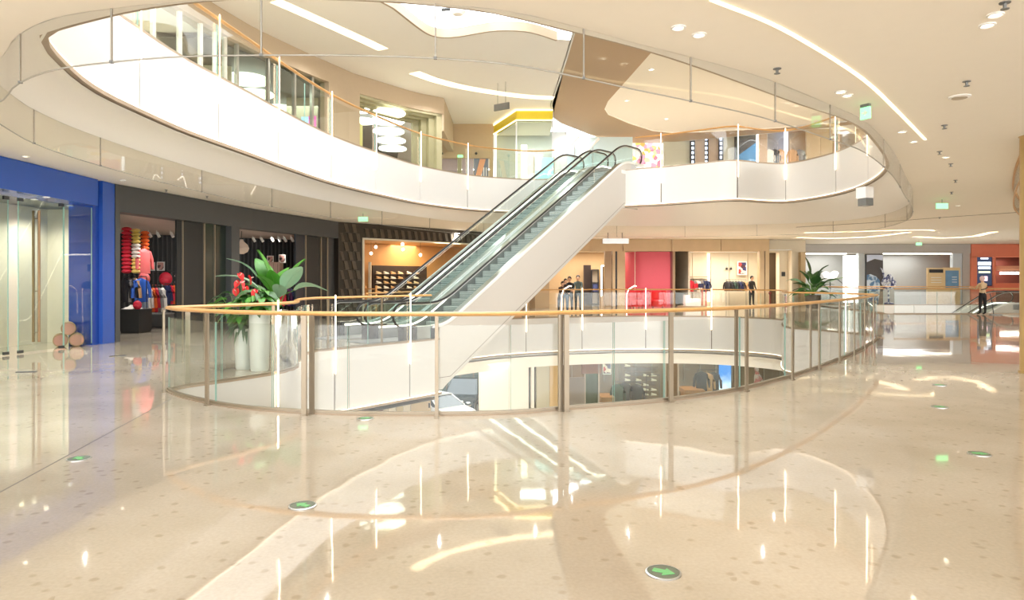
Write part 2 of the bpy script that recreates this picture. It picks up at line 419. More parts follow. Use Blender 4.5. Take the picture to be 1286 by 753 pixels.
# rods of the upper ring, seen at these pixels at the foot of the fascia
up_marks = [P2.near(u, v, ZF) for u, v in ((173, 137.5), (271, 178), (348, 207), (415, 228), (471, 242.6), (527, 254.5), (587, 262), (831, 255.7), (925, 249.4), (987, 253.5), (1051, 241), (1092, 228))]
gapA, gapB = P2.near(690, 264, ZF)-1.0, P2.near(795, 257, ZF)
for a in (14, 17.5): up_marks.append(P2.L-a)
fascia('trim_2', P2, up_marks, Z2, ZF, 1)
P0 = Path(C0, True)
esc0 = Path(C0_a).L; esc1 = esc0+(C0_b[0]-C0_a[-1]).length; esc2 = esc1+(C0_b[1]-C0_b[0]).length
lo_rods = [P0.near(u, v, 0) for u, v in ((346.5, 470), (420, 438), (513, 429), (660, 397.5), (731, 397), (810, 397), (893, 398), (1065, 419))]
lo_marks = lo_rods+[3.4, 6.8, 10.2, 13.6]
fascia('trim_1', P0, lo_marks, -.005, -1.38, -1, 0, P0.L)
# lower bulkhead under the far side of the opening and the soffit behind it
far_a, far_b = P0.near(990, 398, 0), esc0
bk = MB().ribbon(offset(P0.sub(far_a-1, far_b, .4), .35), -2.02, -1.32, .1)
struct(bk, 'trim_3', M_CEIL, smooth=True)
struct(MB().plate(rect(-24, -8, 46, 48), [C0], -1.55), 'ceiling', M_CEILW)

# ------------------------------------------------------------------ smoke barrier of glass hanging round the ceiling opening
sb = thing('smoke_barrier', 'frameless glass smoke barrier hanging below the rim of the oval ceiling opening', 'smoke barrier', (0, 0, ZCEIL))
bar_cuts = sorted([P1.near(u, v, ZCEIL) for u, v in ((29, 48), (143, 11), (731, 33), (869, 72), (972, 103), (1043, 130), (45, 137), (126, 172), (252, 214), (1112, 271), (1138, 230))] +
                  [P1.near(333, 0, ZCEIL), P1.near(550, 5, ZCEIL)])
cuts = []
for a, b in zip(bar_cuts, bar_cuts[1:]+[bar_cuts[0]+P1.L]):
    n = max(1, int(round((b-a)/3.0)))
    cuts += [a+(b-a)*k/n for k in range(n)]
def wrap(path, a, b, step=.3):
    n = max(1, int(math.ceil((b-a)/step))); return [path.pt((a+(b-a)*i/n) % path.L) for i in range(n+1)]
for a, b in zip(cuts, cuts[1:]+[cuts[0]+P1.L]):
    p = wrap(P1, a+.008, b-.008)
    g = MB().ribbon(p, ZCEIL-.47, ZCEIL, .012, 0, 1).build('glass_pane', [M_GLASSB, M_POST], sb, smooth=True)
    MB().ribbon(p, ZCEIL-.478, ZCEIL-.467, .012).build('edge_rail', M_PALEM, g)
    q = P1.pt(a % P1.L)
    MB().box((q.x, q.y, ZCEIL-.235), (.011, .011, .47)).build('joint_strip', M_PALEM, sb)
    MB().box((q.x, q.y, ZCEIL-.47), (.028, .028, .022)).build('clip', M_GREYM, sb)

# ------------------------------------------------------------------ balustrades
def balustrade(label, path, a, b, zf, rods, side, posts=(), rail_mat=None, group=None, glass_cuts=None, rod_lo=.53, post_side=None, rail_h=1.15, glass_top=1.02, bar=True):
    p0 = path.pt(a); e = thing('balustrade', label, 'balustrade', (p0.x, p0.y, zf), 0, group)
    rl = wrap(path, a, b, .25)
    MB().tube([(q.x, q.y, zf+rail_h) for q in rl], .048, 10, ry=.027).build('handrail', rail_mat or M_WOOD, e, smooth=True)
    MB().ribbon(rl, zf+.0, zf+.045, .05).build('base_channel', M_POST, e, smooth=True)
    cs = glass_cuts if glass_cuts else []
    cs = [a]+sorted(c for c in cs if a+.2 < c < b-.2)+[b]; segs = []
    for x, y in zip(cs, cs[1:]):
        n = max(1, int(round((y-x)/1.9))); segs += [(x+(y-x)*k/n, x+(y-x)*(k+1)/n) for k in range(n)]
    for x, y in segs:
        MB().ribbon(wrap(path, x+.01, y-.01, .3), zf+.03, zf+glass_top, .014, 0, 1).build('glass_panel', [M_GLASS, M_EDGE], e, smooth=True)
    for d in rods:
        q = path.pt(d)+path.nrm(d)*.06*side
        MB().tube([(q.x, q.y, zf-rod_lo), (q.x, q.y, zf+rail_h+.06)], .013, 8).build('light_rod', M_LED, e)
    ps = post_side if post_side is not None else -side
    for q, ang, w in posts:
        f = MB(); f.box((q[0], q[1], zf+(rail_h-.02)/2), (.065*w, .022, rail_h-.02), ang)
        o = f.build('post', M_POST, e)
        f = MB(); f.box((q[0], q[1], zf+.006), (.085*w, .05, .012), ang); f.build('base_plate', M_POST, o)
    return e
# front balustrade: posts read off the photograph at their feet
posts = []
for u, v, w in ((205.5, 492.5, 1.05), (260, 508.8, 1.0), (382, 521.6, .95), (391.5, 519.6, .9), (548.4, 525, .6), (704, 516, .95), (711.4, 516.6, .95),
                (842.6, 504.4, 1.05), (924.6, 490.5, 1.05), (937.7, 491.3, 1.1), (995.5, 477, 1.2), (1018, 465, 1.0), (1029, 464, 1.1), (1054.5, 454.5, 1.1), (1073, 445, 1.2), (1086, 437.5, 1.2), (1097, 431, 1.2)):
    q = at(u, v, 0); d = P0.near(u, v, 0); n = P0.nrm(d); posts.append(((q.x, q.y), math.atan2(n.y, n.x)+PI/2, w))
tip_b = P0.near(1101, 424, 0)
fcuts = [P0.near(u, v, 0) for u, v in ((336-64, 507), (332*.213+270, 515), (434, 520.5), (548, 521.5), (640, 519.5), (770, 509), (833, 503.8), (985, 475.3))]
balustrade('curved glass balustrade with ash handrail and bronze posts along the near edge of the opening', P0, 0, tip_b, 0, [], -1, posts, glass_cuts=fcuts)
lcuts = [P0.near(375, 459, 0), P0.near(463, 434, 0), P0.near(278, 479, 0)]
balustrade('glass balustrade with ash handrail in front of the planters and escalator landing', P0, esc1+.35, P0.L+.0, 0, lo_rods[:3], -1,
           [((-4.72, 9.85), .6, 1), ((-3.95, 11.2), .6, .8), ((-4.05, 14.9), .95, .8), ((-3.1, 16.1), .95, .8)], glass_cuts=lcuts)
balustrade('glass balustrade with slim lit rods along the far side of the floor opening', P0, tip_b+.5, esc0-.1, 0, lo_rods[3:7]+[lo_rods[7]], -1, [], glass_cuts=lo_rods[3:])
# two slender hooked lamps standing in the far balustrade
def hook_lamp(u, v, label):
    d = P0.near(u, v, 0); q = P0.pt(d)+P0.nrm(d)*.5
    e = thing('hooked_lamp', label, 'lamp', (q.x, q.y, 0))
    MB().lathe([(.11, 0), (.11, .02), (.03, .03)], (q.x, q.y, 0), 12).build('base', M_STEEL, e)
    MB().tube([(q.x, q.y, .02), (q.x, q.y, .9), (q.x+.08, q.y, 1.15), (q.x+.34, q.y, 1.3), (q.x+.42, q.y, 1.28)], .02, 8).build('stem', M_LED, e, smooth=True)
hook_lamp(711, 397, 'white hooked light stem near the shoppers behind the far balustrade')
hook_lamp(790, 397, 'white hooked light stem in front of the red hoarding')

ub = [m for m in up_marks]
pa = P2.near(690, 264, ZF)
left_end = [d for d in [P2.L*k/900 for k in range(900)] if (P2.pt(d)-Vector((1.75, 26.45))).length < .2]
left_end = left_end[0] if left_end else pa
right_start = [d for d in [P2.L*k/900 for k in range(900)] if (P2.pt(d)-Vector((4.55, 24.2))).length < .2][0]
balustrade('upper floor glass balustrade with lit rods sweeping along the left side of the void', P2, 0, left_end, Z2, [m for m in up_marks if .5 < m < left_end], 1, [], glass_cuts=up_marks)
balustrade('upper floor glass balustrade with lit rods right of the escalator tops', P2, right_start, P2.near(1060, 150, ZF), Z2, [m for m in up_marks if right_start < m < P2.near(1075, 156, ZF)-1], 1, [], glass_cuts=up_marks)

# ------------------------------------------------------------------ linear lights and holes in the ceilings
def ceiling_line(pix, z, w, mb=None, m=None, drop=.012, steps=6):
    p = catmull([tuple(at(u, v, z)[:2]) for u, v in pix], False, steps)
    L = offset(p, w/2); R = offset(p, -w/2)
    poly = [(q.x, q.y) for q in L]+[(q.x, q.y) for q in reversed(R)]
    n = len(L); mbx = MB(); vs = [(q.x, q.y, z-drop) for q in L]+[(q.x, q.y, z-drop) for q in R]
    vs += [(q.x, q.y, z-.001) for q in L]+[(q.x, q.y, z-.001) for q in R]
    fs = [(i, i+1, n+i+1, n+i) for i in range(n-1)]+[(i, 2*n+i, 2*n+i+1, i+1) for i in range(n-1)]+[(n+i+1, 3*n+i+1, 3*n+i, n+i) for i in range(n-1)]
    mbx.add(vs, fs); return mbx, p
def line_light(pix, z, w, label, m, group=None):
    mb, p = ceiling_line(pix, z, w)
    c = p[len(p)//2]
    whole(mb, 'linear_light', m, label, 'ceiling light', (c.x, c.y, z), group)
line_light([(893, -1), (962, 26), (1010, 51), (1060, 82), (1095, 108), (1128, 140), (1162, 175)], ZCEIL, .034, 'thin curved light line in the ceiling at upper right', M_LINE)
line_light([(1003, 298), (1040, 299), (1085, 297.5), (1112, 295), (1140, 291.5)], ZCEIL, .35, 'curved light trough in the far ceiling above the grey shop', M_SLOT)
line_light([(1150, 297), (1185, 298.6), (1222, 296.5), (1236, 293.5), (1248, 291)], ZCEIL, .35, 'curved light trough in the far ceiling above the orange shop', M_SLOT)
line_light([(1010, 292), (1060, 291), (1120, 289), (1165, 288.5), (1172, 289.6)], ZCEIL, .12, 'long thin light line in the far ceiling behind the troughs', M_LINE)
struct(MB().ribbon([at(1000, 285, ZCEIL).xy, at(1100, 279, ZCEIL).xy, at(1200, 271.5, ZCEIL).xy, at(1290, 265.5, ZCEIL).xy], ZCEIL-.012, ZCEIL+.01, .04), 'trim_4', M_JOINT)

# upper ceiling with the hole to the skylight, wavy on its far side
wav = [at(u, v, ZC2) for u, v in ((494, 10), (508, 21), (522, 32), (535, 41), (547, 45.5), (562, 46.7), (580, 45), (597, 42), (620, 38.5), (642, 38), (662, 39.5), (680, 44), (699, 50.5))]
wpts = catmull([(p.x, p.y) for p in wav], False, 4)
edge_x = 1.95
hole = [(wpts[0].x-1.2, 17.5), (-5.0, 14), (-5.0, 5)]+[(edge_x, 5), (edge_x, wpts[-1].y)]+[(p.x, p.y) for p in reversed(wpts[:-1])]
struct(MB().plate([(-24, -2), (edge_x, -2), (edge_x, 48), (-24, 48)], [[(min(x, edge_x-.01), y) for x, y in hole]], ZC2), 'ceiling', M_CEILW)
rim = Path([Vector((wpts[0].x-1.2, 17.5))]+wpts)
struct(MB().ribbon(rim.p, ZC2-.02, ZC2+.27, .08), 'trim_5', M_TAUPE, smooth=True)
line_light([(346, 1), (372, 12.5), (400, 25), (440, 43), (462, 53), (481, 62)], ZC2, .42, 'wide warm light slot in the upper ceiling at top left', M_SLOT)
line_light([(520, 91), (548, 101), (580, 109), (620, 116), (660, 121), (695, 123)], ZC2, .5, 'wide warm light slot in the upper ceiling above the yellow shop', M_SLOT)
# slab of the next floor up at the right: tan border, pale inset panel, white side
outer = [at(718, 44, ZC2), at(708, 78, ZC2), at(697, 112, ZC2), at(691, 130, ZC2), at(693, 147, ZC2), at(704, 155, ZC2), at(740, 169, ZC2), at(772, 180, ZC2), at(786, 182.4, ZC2), at(805, 182, ZC2), at(880, 175.5, ZC2), at(960, 168, ZC2), at(1043, 160, ZC2), at(1090, 154, ZC2)]
op = [(p.x, p.y) for p in outer]
op = [(1.95, 4)]+op+[(30, 33), (30, 4)]
inner = [at(u, v, ZC2) for u, v in ((817, 67.6), (790, 98), (764, 127), (759.5, 137), (764, 144), (790, 155), (820, 164.5), (845, 167), (880, 166), (960, 162), (1000, 159))]
ip = [(4.8, 8)]+[(p.x, p.y) for p in inner]+[(24, 30), (24, 8)]
struct(MB().plate(op, [ip], ZC2), 'ceiling', M_BROWN)
struct(MB().plate(ip, [], ZC2+.05), 'ceiling', M_CEIL)
struct(MB().ribbon([Vector(p) for p in ip[:-2]], ZC2-.001, ZC2+.06, .03), 'trim_6', M_CEIL)
struct(MB().ribbon(offset([Vector(p) for p in op[:-2]], .06), ZC2-.01, ZC2+3.4, .06), 'trim_7', M_FASC, smooth=True)
struct(MB().plate(rect(5.2, 32, 34, 42.5), [], 10.2), 'ceiling', M_CEILW)

# ------------------------------------------------------------------ escalators (local x: along the run, y: across, z: up)
EW, S0, S1, RISE = 1.4, .2, 9.0, 5.5
M_STEP = mat('step_metal', (176, 182, 180), .5, .15, vary=.08, scale=40)
M_STEPD = mat('step_groove', (96, 110, 110), .5, .1)
M_TRUSS = mat('truss_cladding', (206, 203, 197), .4, vary=.01)
def zl(s):
    def sm(x, w=.45):                                   # smooth ramp
        return 0 if x < -w else (x if x > w else (x+w)**2/(4*w))
    k = RISE/(S1-S0); return k*(sm(s-S0)-sm(s-S1))
def srange(a, b, n): return [a+(b-a)*i/n for i in range(n+1)]
def make_escalator(label, loc, rz, bottom=-1.38):
    e = thing('escalator', label, 'escalator', loc, rz, 'escalators up to the upper floor')
    ss = [-1.1, -.6, -.25]+srange(0, .8, 6)+srange(1.4, 8.2, 5)+srange(8.5, 9.5, 6)+[9.9, 10.4]
    for y0, y1 in ((0, .03), (EW-.03, EW)):
        ts = [s for s in ss if s >= -.2]; lo = [(9.9, bottom+RISE+.03), (9.1, bottom+RISE+.03), (8.85, RISE-1.38), (.25, -1.2), (.1, bottom+.06), (-.2, bottom+.06)]
        poly = [(s, zl(s)+.33) for s in ts if s < 9.9]+[(9.9, RISE+.33)]+lo
        MB().xprism(poly, y0, y1).build('side_panel', M_TRUSS, e, True)
        yy = (y0, y0-.012) if y0 == 0 else (y1, y1+.012)
        gl = [(9.0, RISE-1.16), (.38, -1.0), (-.2, -1.0)]
        b = MB()
        for p, q in zip(gl, gl[1:]):
            n = Vector((-(q[1]-p[1]), q[0]-p[0])).normalized()*.012
            b.xprism([p, q, (q[0]+n.x, q[1]+n.y), (p[0]+n.x, p[1]+n.y)], min(yy)+.008, max(yy)-.002)
        b.build('panel_joint', M_JOINT, e, True)
    b = MB(); pl = [(-.2, bottom+.06), (.1, bottom+.06), (.25, -1.2), (8.85, RISE-1.38), (9.1, bottom+RISE+.03)]
    for p, q in zip(pl, pl[1:]): b.xprism([p, q, (q[0], q[1]+.03), (p[0], p[1]+.03)], .03, EW-.03)
    b.build('underside_panel', M_TRUSS, e, True)
    for y0, y1, yg in ((0, .26, .12), (EW-.26, EW, EW-.12)):
        b = MB()
        for s, t in zip(ss, ss[1:]):
            b.xprism([(s, zl(s)+.33), (t, zl(t)+.33), (t, zl(t)+.36), (s, zl(s)+.36)], y0, y1)
        b.build('deck', M_STEEL, e, True)
        b = MB(); ye = (-.012, .035) if y0 == 0 else (EW-.035, EW+.012)
        for s, t in zip(ss, ss[1:]):
            if s >= -.25: b.xprism([(s, zl(s)+.30), (t, zl(t)+.30), (t, zl(t)+.375), (s, zl(s)+.375)], ye[0], ye[1])
        b.build('edge_trim', M_WHITE, e, True)
        b = MB(); yi = y1-.02 if y0 == 0 else y0
        for s, t in zip(ss, ss[1:]):
            b.xprism([(s, zl(s)-.25), (t, zl(t)-.25), (t, zl(t)+.33), (s, zl(s)+.33)], yi, yi+.02)
        b.build('skirt', M_GREYM, e, True)
        b = MB(); yl = (y1, y1+.012) if y0 == 0 else (y0-.012, y0)
        for s, t in zip(ss, ss[1:]):
            b.xprism([(s, zl(s)+.30), (t, zl(t)+.30), (t, zl(t)+.33), (s, zl(s)+.33)], yl[0], yl[1])
        b.build('light_strip', M_LEDW, e, True)
        # handrail loop
        hp = []
        for k in range(9):
            a = PI*1.5-PI*k/8; hp.append((-1.15+.30*math.cos(a)*1.0, .66+.30*math.sin(a)))
        hp = [(-.75, .36)]+hp+[(s, zl(s)+.96) for s in ss if s > -1.0 and s < 10.0]
        for k in range(9):
            a = PI/2-PI*k/8; hp.append((10.1+.30*math.cos(a), RISE+.66+.30*math.sin(a)))
        hp.append((9.8, RISE+.36))
        MB().tube([(s, yg, z) for s, z in hp], .038, 8, ry=.025).build('handrail', M_BLACK, e, True, smooth=True)
        MB().tube([(s, yg, z-.035) for s, z in hp[5:-5]], .02, 6).build('handrail_guide', M_STEEL, e, True, smooth=True)
        # glass panes
        cuts = [-1.42, -.2, 1.25, 2.75, 4.25, 5.75, 7.25, 8.7, 10.37]
        for c, d in zip(cuts, cuts[1:]):
            q = [s for s in srange(c+.008, d-.008, 8)]
            def top(s):
                if s < -1.15: return .66+math.sqrt(max(0, .27**2-(s+1.15)**2))
                if s > 10.1: return RISE+.66+math.sqrt(max(0, .27**2-(s-10.1)**2))
                return zl(s)+.93
            def bot(s):
                if s < -1.15: return .66-math.sqrt(max(0, .27**2-(s+1.15)**2))
                if s > 10.1: return RISE+.66-math.sqrt(max(0, .27**2-(s-10.1)**2))
                return zl(s)+.36
            b = MB()
            for s, t in zip(q, q[1:]): b.xprism([(s, bot(s)), (t, bot(t)), (t, top(t)), (s, top(s))], yg-.006, yg+.006)
            b2 = MB(); b2.v, b2.f, b2.m = b.v, [f for i, f in enumerate(b.f) if i % 6 in (0, 1)], [0]*(len(b.f)//3)
            b2.build('glass_panel', M_GLASSE, e, True)
        nb = MB().box((-.98, yg, .18), (.42, .24, .36)).build('newel_box', M_DKSTEEL, e, True)
        MB().box((-1.2, yg, .19), (.03, .18, .22)).build('inlet_cover', M_BLACK, nb, True)
        MB().box((-.55, yg, .17), (.44, .22, .32)).build('newel_cover', M_STEEL, e, True)
        MB().box((9.9, yg, RISE+.17), (.9, .24, .33)).build('newel_cover', M_STEEL, e, True)
    run = RISE and (S1-S0)/27.0; rise = RISE/27.0
    st = MB().box((run/2, 0, -rise/2-.02), (run+.02, EW-.54, rise), 0, 0)
    for k in range(4): st.box((-.012, 0, -.05-.045*k), (.012, EW-.56, .014), 0, 1)
    st.box((.02, 0, .003), (.04, EW-.56, .012), 0, 1)
    sm = st.mesh('step', [M_STEP, M_STEPD])
    for k in range(27): part('step', sm, e, (S0+run*k, EW/2, rise*(k+1)))
    for s, z in ((-1.0, 0.0), (9.9, RISE)):
        MB().box((s, EW/2, z+.012), (2.2 if z == 0 else 1.7, EW-.52, .02)).build('floor_plate', M_GREYM, e, True)
        MB().box((s+(1.15 if z == 0 else -.9), EW/2, z+.025), (.14, EW-.54, .014)).build('comb', M_STEEL, e, True)
    return e
EANG = math.atan2(.75, .66); EO = Vector((-1.87, 17.66, 0)); EPERP = Vector((-math.sin(EANG), math.cos(EANG), 0))
esc = make_escalator('right hand escalator with black handrails and broad white side panel facing the viewer', EO+EPERP*.02, EANG)
copy_tree(esc, EO+EPERP*1.52, EANG, 'left hand escalator rising behind the white sided one beside the shoe shop')
del_ = copy_tree(esc, (16.6, 35.2, -5.5), 0, 'distant escalator coming up through the far right opening beside the standing person')
del del_['group']
# transfer landing at the top of the two escalators
lp = [EO+Vector((math.cos(EANG), math.sin(EANG), 0))*s+EPERP*w for s, w in ((8.8, 0), (11.2, 0), (11.2, 3), (8.8, 3))]
struct(MB().prism([(p.x, p.y) for p in lp], 5.38, 5.499), 'floor', M_CEILW)

# ------------------------------------------------------------------ planters and plants on the landing
def leaf_mesh(L, W, droop=.35, fold=.12, n=8, wav=0.0):
    mb = MB(); vs = []
    for i in range(n+1):
        t = i/n; w = W*math.sin(PI*min(1, t*.93+.05))**.8*(1-.25*t); x = L*t*(1-.12*droop*t); z = L*(.18*t-droop*t*t)
        for j in (-1, -.5, 0, .5, 1):
            vs.append((x, w*j, z+fold*W*abs(j)*1.2+wav*math.sin(9*t+3*j)*W))
    fs = [(5*i+j, 5*i+j+1, 5*(i+1)+j+1, 5*(i+1)+j) for i in range(n) for j in range(4)]
    mb.add(vs, fs)
    mb.tube([(L*t*(1-.12*droop*t), 0, L*(.18*t-droop*t*t)-.002) for t in (0, .3, .6, .95)], [.008, .007, .005, .002], 5)
    return mb
def vase(label, x, y, r, h, m, prof=None):
    prof = prof or [(.8, 0), (.88, .04), (.97, .5), (1, .97), (1, 1), (.9, 1), (.88, .94)]
    return whole(MB().lathe([(r*a, h*b) for a, b in prof], (0, 0, 0), 28), 'planter', m, label, 'planter', (x, y, 0), 'planters on the escalator landing', True, local=True)
M_VASEW = mat('white_ceramic', (222, 226, 222), .3, vary=.03)
v1 = at(306, 463, 0); v2 = at(326, 465, 0); v3 = at(344, 459, 0); v4 = at(363, 457, 0)
vase('short white tapered planter leftmost of the group on the landing', v1.x, v1.y, .15, .70, M_VASEW)
vase('tall white tapered planter second from left on the landing', v2.x, v2.y, .17, 1.0, M_VASEW)
vase('mirror polished steel planter holding the tall broad leaved plant', v3.x, v3.y+.12, .21, 1.0, M_CHROME)
vase('mirror polished steel planter nearest the glass corner of the landing', v4.x-.05, v4.y+.35, .17, .92, M_CHROME, [(.9, 0), (1, .05), (1, .9), (.96, 1), (.85, 1), (.83, .95)])
def leafy(label, x, y, z, leaves, mats, cat='plant', name='broad_leaf_plant', stem_r=.012):
    e = thing(name, label, cat, (x, y, z))
    MB().lathe([(.12, -.06), (.13, 0)], (0, 0, 0), 14).build('soil', M_SOIL, e, True)
    cache = {}
    for k, (az, el, sl, L, W, droop, mi) in enumerate(leaves):    # azimuth, stem lean, stem length, leaf length, width
        a, b = math.radians(az), math.radians(el); d = Vector((math.cos(a)*math.sin(b), math.sin(a)*math.sin(b), math.cos(b)))
        tip = d*sl; mid = Vector((0, 0, sl*.5)).lerp(tip, .45)
        MB().tube([(0, 0, -.02), mid, tip], [stem_r, stem_r*.8, stem_r*.6], 6).build('stem', M_STEM, e, True)
        key = (L, W, droop, mi)
        if key not in cache: cache[key] = leaf_mesh(L, W, droop).mesh('leaf', mats[mi], True)
        part('leaf', cache[key], e, tip, (random.uniform(-.5, .5), -PI/2+b*1.25+.1, a))
    return e
leafy('tall plant with broad bright green leaves in the mirror polished planter', v3.x, v3.y+.12, .97,
      [(200, 10, .52, .66, .21, .25, 0), (165, 16, .5, .6, .2, .35, 0), (20, 20, .55, .56, .19, .3, 0), (340, 24, .42, .62, .21, .4, 1), (270, 8, .3, .55, .17, .5, 0), (185, 30, .3, .5, .16, .5, 0), (10, 40, .5, .55, .13, .9, 1),
       (185, 38, .55, .75, .12, .55, 1), (165, 55, .35, .7, .1, .5, 1), (250, 20, .35, .5, .16, .5, 0), (300, 30, .3, .45, .15, .5, 1), (90, 20, .5, .5, .15, .5, 0), (215, 28, .72, .6, .09, .5, 1)],
      [M_GREEN, M_GREEN2])
M_RED = mat('anthurium_red', (205, 42, 44), .3, vary=.12); M_PALEF = mat('pale_flower', (232, 206, 190), .4)
def anthurium(label, x, y, z, n, fl, tall=.5):
    e = thing('flowering_plant', label, 'plant', (x, y, z))
    MB().lathe([(.1, -.06), (.12, 0)], (0, 0, 0), 14).build('soil', M_SOIL, e, True)
    ml = [leaf_mesh(.24, .075, .8).mesh('leaf', m, True) for m in (M_GREEN, M_DKGREEN)]
    for k in range(n):
        a = 2*PI*k*.618+.3; b = .15+.75*((k*37) % 11)/11; sl = tall*(.25+.75*((k*17) % 7)/7)
        tip = Vector((math.cos(a)*math.sin(b), math.sin(a)*math.sin(b), math.cos(b)))*sl
        if k % 3 == 0: MB().tube([(0, 0, 0), tip], .005, 4).build('stem', M_STEM, e, True)
        part('leaf', ml[k % 2], e, tip, (random.uniform(-.4, .4), -.5+b*.8, a))
    hm = MB(); vs = []
    for i in range(7):
        t = i/6; w = .06*math.sin(PI*(.12+.86*t))**.8
        for j in (-1, 0, 1): vs.append((.15*t-.05, w*j, .03*abs(j)-.09*t*t))
    hm.add(vs, [(3*i+j, 3*i+j+1, 3*i+j+4, 3*i+j+3) for i in range(6) for j in range(2)])
    fm = hm.mesh('flower', M_RED, True); fp = MB().tube([(0, 0, 0), (.03, 0, .06)], .009, 6).mesh('spadix', M_PALEF)
    for k, (dx, dz, dy, m) in enumerate(fl):
        MB().tube([(0, 0, 0), (dx*.6, dy*.6, dz*.6), (dx, dy, dz)], .006, 5).build('stem', M_STEM, e, True)
        f = part('flower', fm, e, (dx, dy, dz), (.3*(k % 3-1), .55+.25*(k % 2), -1.9+.7*(k % 4)), (.95, .95, .95)); part('spadix', fp, f)
    return e
anthurium('red flowering plant with dark leaves in the short white planter', v1.x, v1.y, .69, 60, [(-.1, .80, 0, 0), (.05, .70, -.05, 0), (-.06, .93, 0, 0), (.1, .88, .02, 0), (.08, .58, -.1, 0), (-.12, .66, -.03, 0), (.0, .80, -.08, 0)], .75)
anthurium('leafy plant with two red blooms in the tall white planter', v2.x, v2.y, .98, 60, [(-.03, .36, -.12, 0), (.03, .30, -.14, 0), (.1, .2, -.1, 0)], .42)
fern = thing('trailing_fern', 'grey green trailing foliage hanging over the short white planter', 'plant', (v1.x, v1.y, .72))
fm = leaf_mesh(.34, .035, .9).mesh('frond', mat('grey_leaf_green', (92, 122, 96), .5, vary=.15), True)
for k in range(26): part('frond', fm, fern, (0, 0, .03+.01*(k % 3)), (0, -.2+.25*(k % 4), 2*PI*k/26))
# big plant beyond the far right end of the opening
pp = at(1021, 386, 0)
vase('dark planter behind the far balustrade under the green plant', pp.x, pp.y, .42, .72, mat('dark_planter', (92, 86, 76), .5))
e = leafy('dark green plant with upright leaves before the grey shop front', pp.x, pp.y, .7,
      [(180, 8, 1.2, 1.0, .3, .2, 0), (0, 14, 1.0, .95, .32, .5, 0), (200, 50, 1.1, 1.2, .14, .5, 1), (10, 55, 1.3, 1.5, .14, .3, 1), (350, 40, .8, .9, .2, .5, 0), (160, 35, .6, .9, .28, .5, 0), (20, 25, .5, .9, .3, .5, 0), (270, 20, .6, .8, .3, .5, 0), (190, 65, .4, .9, .24, .5, 0), (340, 70, .4, .9, .24, .5, 0)]
      + [(25*k+7, 30+(k*13) % 40, .45+.06*(k % 4), .8, .22, .55, 0) for k in range(14)] + [(40*k, 12+6*(k % 3), .7+.1*(k % 3), .8, .26, .35, 0) for k in range(6)],
      [M_DKGREEN, M_GREEN2], stem_r=.03)

# ------------------------------------------------------------------ fixtures on the ceiling
ring = MB().lathe([(.07, 0), (.072, -.012), (.055, -.016), (.05, -.004)], (0, 0, 0), 18).mesh('downlight', M_WHITE)
lens = MB().lathe([(.001, -.004), (.045, -.004), (.047, .0)], (0, 0, 0), 14).mesh('lens', mat('lamp_lens', (255, 244, 220), .3, emit=4, vary=0))
def downlight(u, v, label, z=ZCEIL, group=None, s=1):
    p = at(u, v, z); o = put('downlight', ring, p, label, 'ceiling light', group, 0, (s, s, s)); part('lens', lens, o); return o
for u, v, l in ((852, 34, 'left downlight of the pair just below the top middle of the ceiling'), (878, 43, 'right downlight of the pair just below the top middle of the ceiling'),
                (1250, 18, 'upper downlight of the pair in the top right corner'), (1240, 31, 'lower downlight of the pair in the top right corner'),
                (1056, 115, 'left downlight of the pair left of the green hanging sign'), (1064, 119.5, 'right downlight of the pair left of the green hanging sign'),
                (1133, 165, 'left downlight beside the lower end of the curved light line'), (1147, 177.5, 'right downlight beside the lower end of the curved light line'),
                (1188, 197, 'small bright downlight in the right ceiling among the sprinklers'), (1203, 258, 'small far downlight right of the small green light'),
                (32, 196, 'small ceiling spot above the blue shop front'), (154, 226, 'small ceiling spot above the corner of the blue and charcoal shops')):
    downlight(u, v, l)
for u, v, l in ((818, 87, 'small downlight in the pale inset panel nearest the tan border'), (787, 126, 'small downlight in the pale inset panel at its left corner'), (837, 149, 'small downlight in the pale inset panel at its lower edge')):
    downlight(u, v, l, ZC2+.05, None, 1.8)
sp = MB().lathe([(.045, 0), (.045, -.008), (.016, -.012), (.014, -.05), (.034, -.055), (.034, -.06)], (0, 0, 0), 12).mesh('sprinkler', M_GREYM)
spots = [(976, 86, 'ceiling sprinkler left of the curved light line'), (1214, 102, 'ceiling sprinkler above the round ceiling speaker'), (1186, 157, 'ceiling sprinkler below the round ceiling speaker'), (1262, 3, 'ceiling sprinkler at the very top right'),
         (1180, 190, 'topmost of the small sprinklers in the right ceiling'), (1194, 205.5, 'second of the small sprinklers in the right ceiling'), (1200, 226, 'small sprinkler below the bright downlight'), (1195, 241, 'small sprinkler above the far ceiling joint'), (1180, 272.5, 'dark sprinkler on the far ceiling joint'),
         (209, 238, 'ceiling sprinkler over the charcoal shop front'), (260, 246, 'ceiling sprinkler over the middle of the charcoal shop front')]
for u, v, l in spots: put('sprinkler', sp, at(u, v, ZCEIL), l, 'sprinkler')
p = at(1205, 121, ZCEIL)
o = whole(MB().lathe([(.13, 0), (.13, -.012), (.1, -.02)], (0, 0, 0), 24), 'ceiling_speaker', M_CEILW, 'flat round ceiling speaker in the right ceiling', 'speaker', p, local=True)
MB().lathe([(.09, -.02), (.09, -.026), (.001, -.027)], (0, 0, 0), 20).build('grille', mat('speaker_grille', (190, 176, 158), .6), o, True)
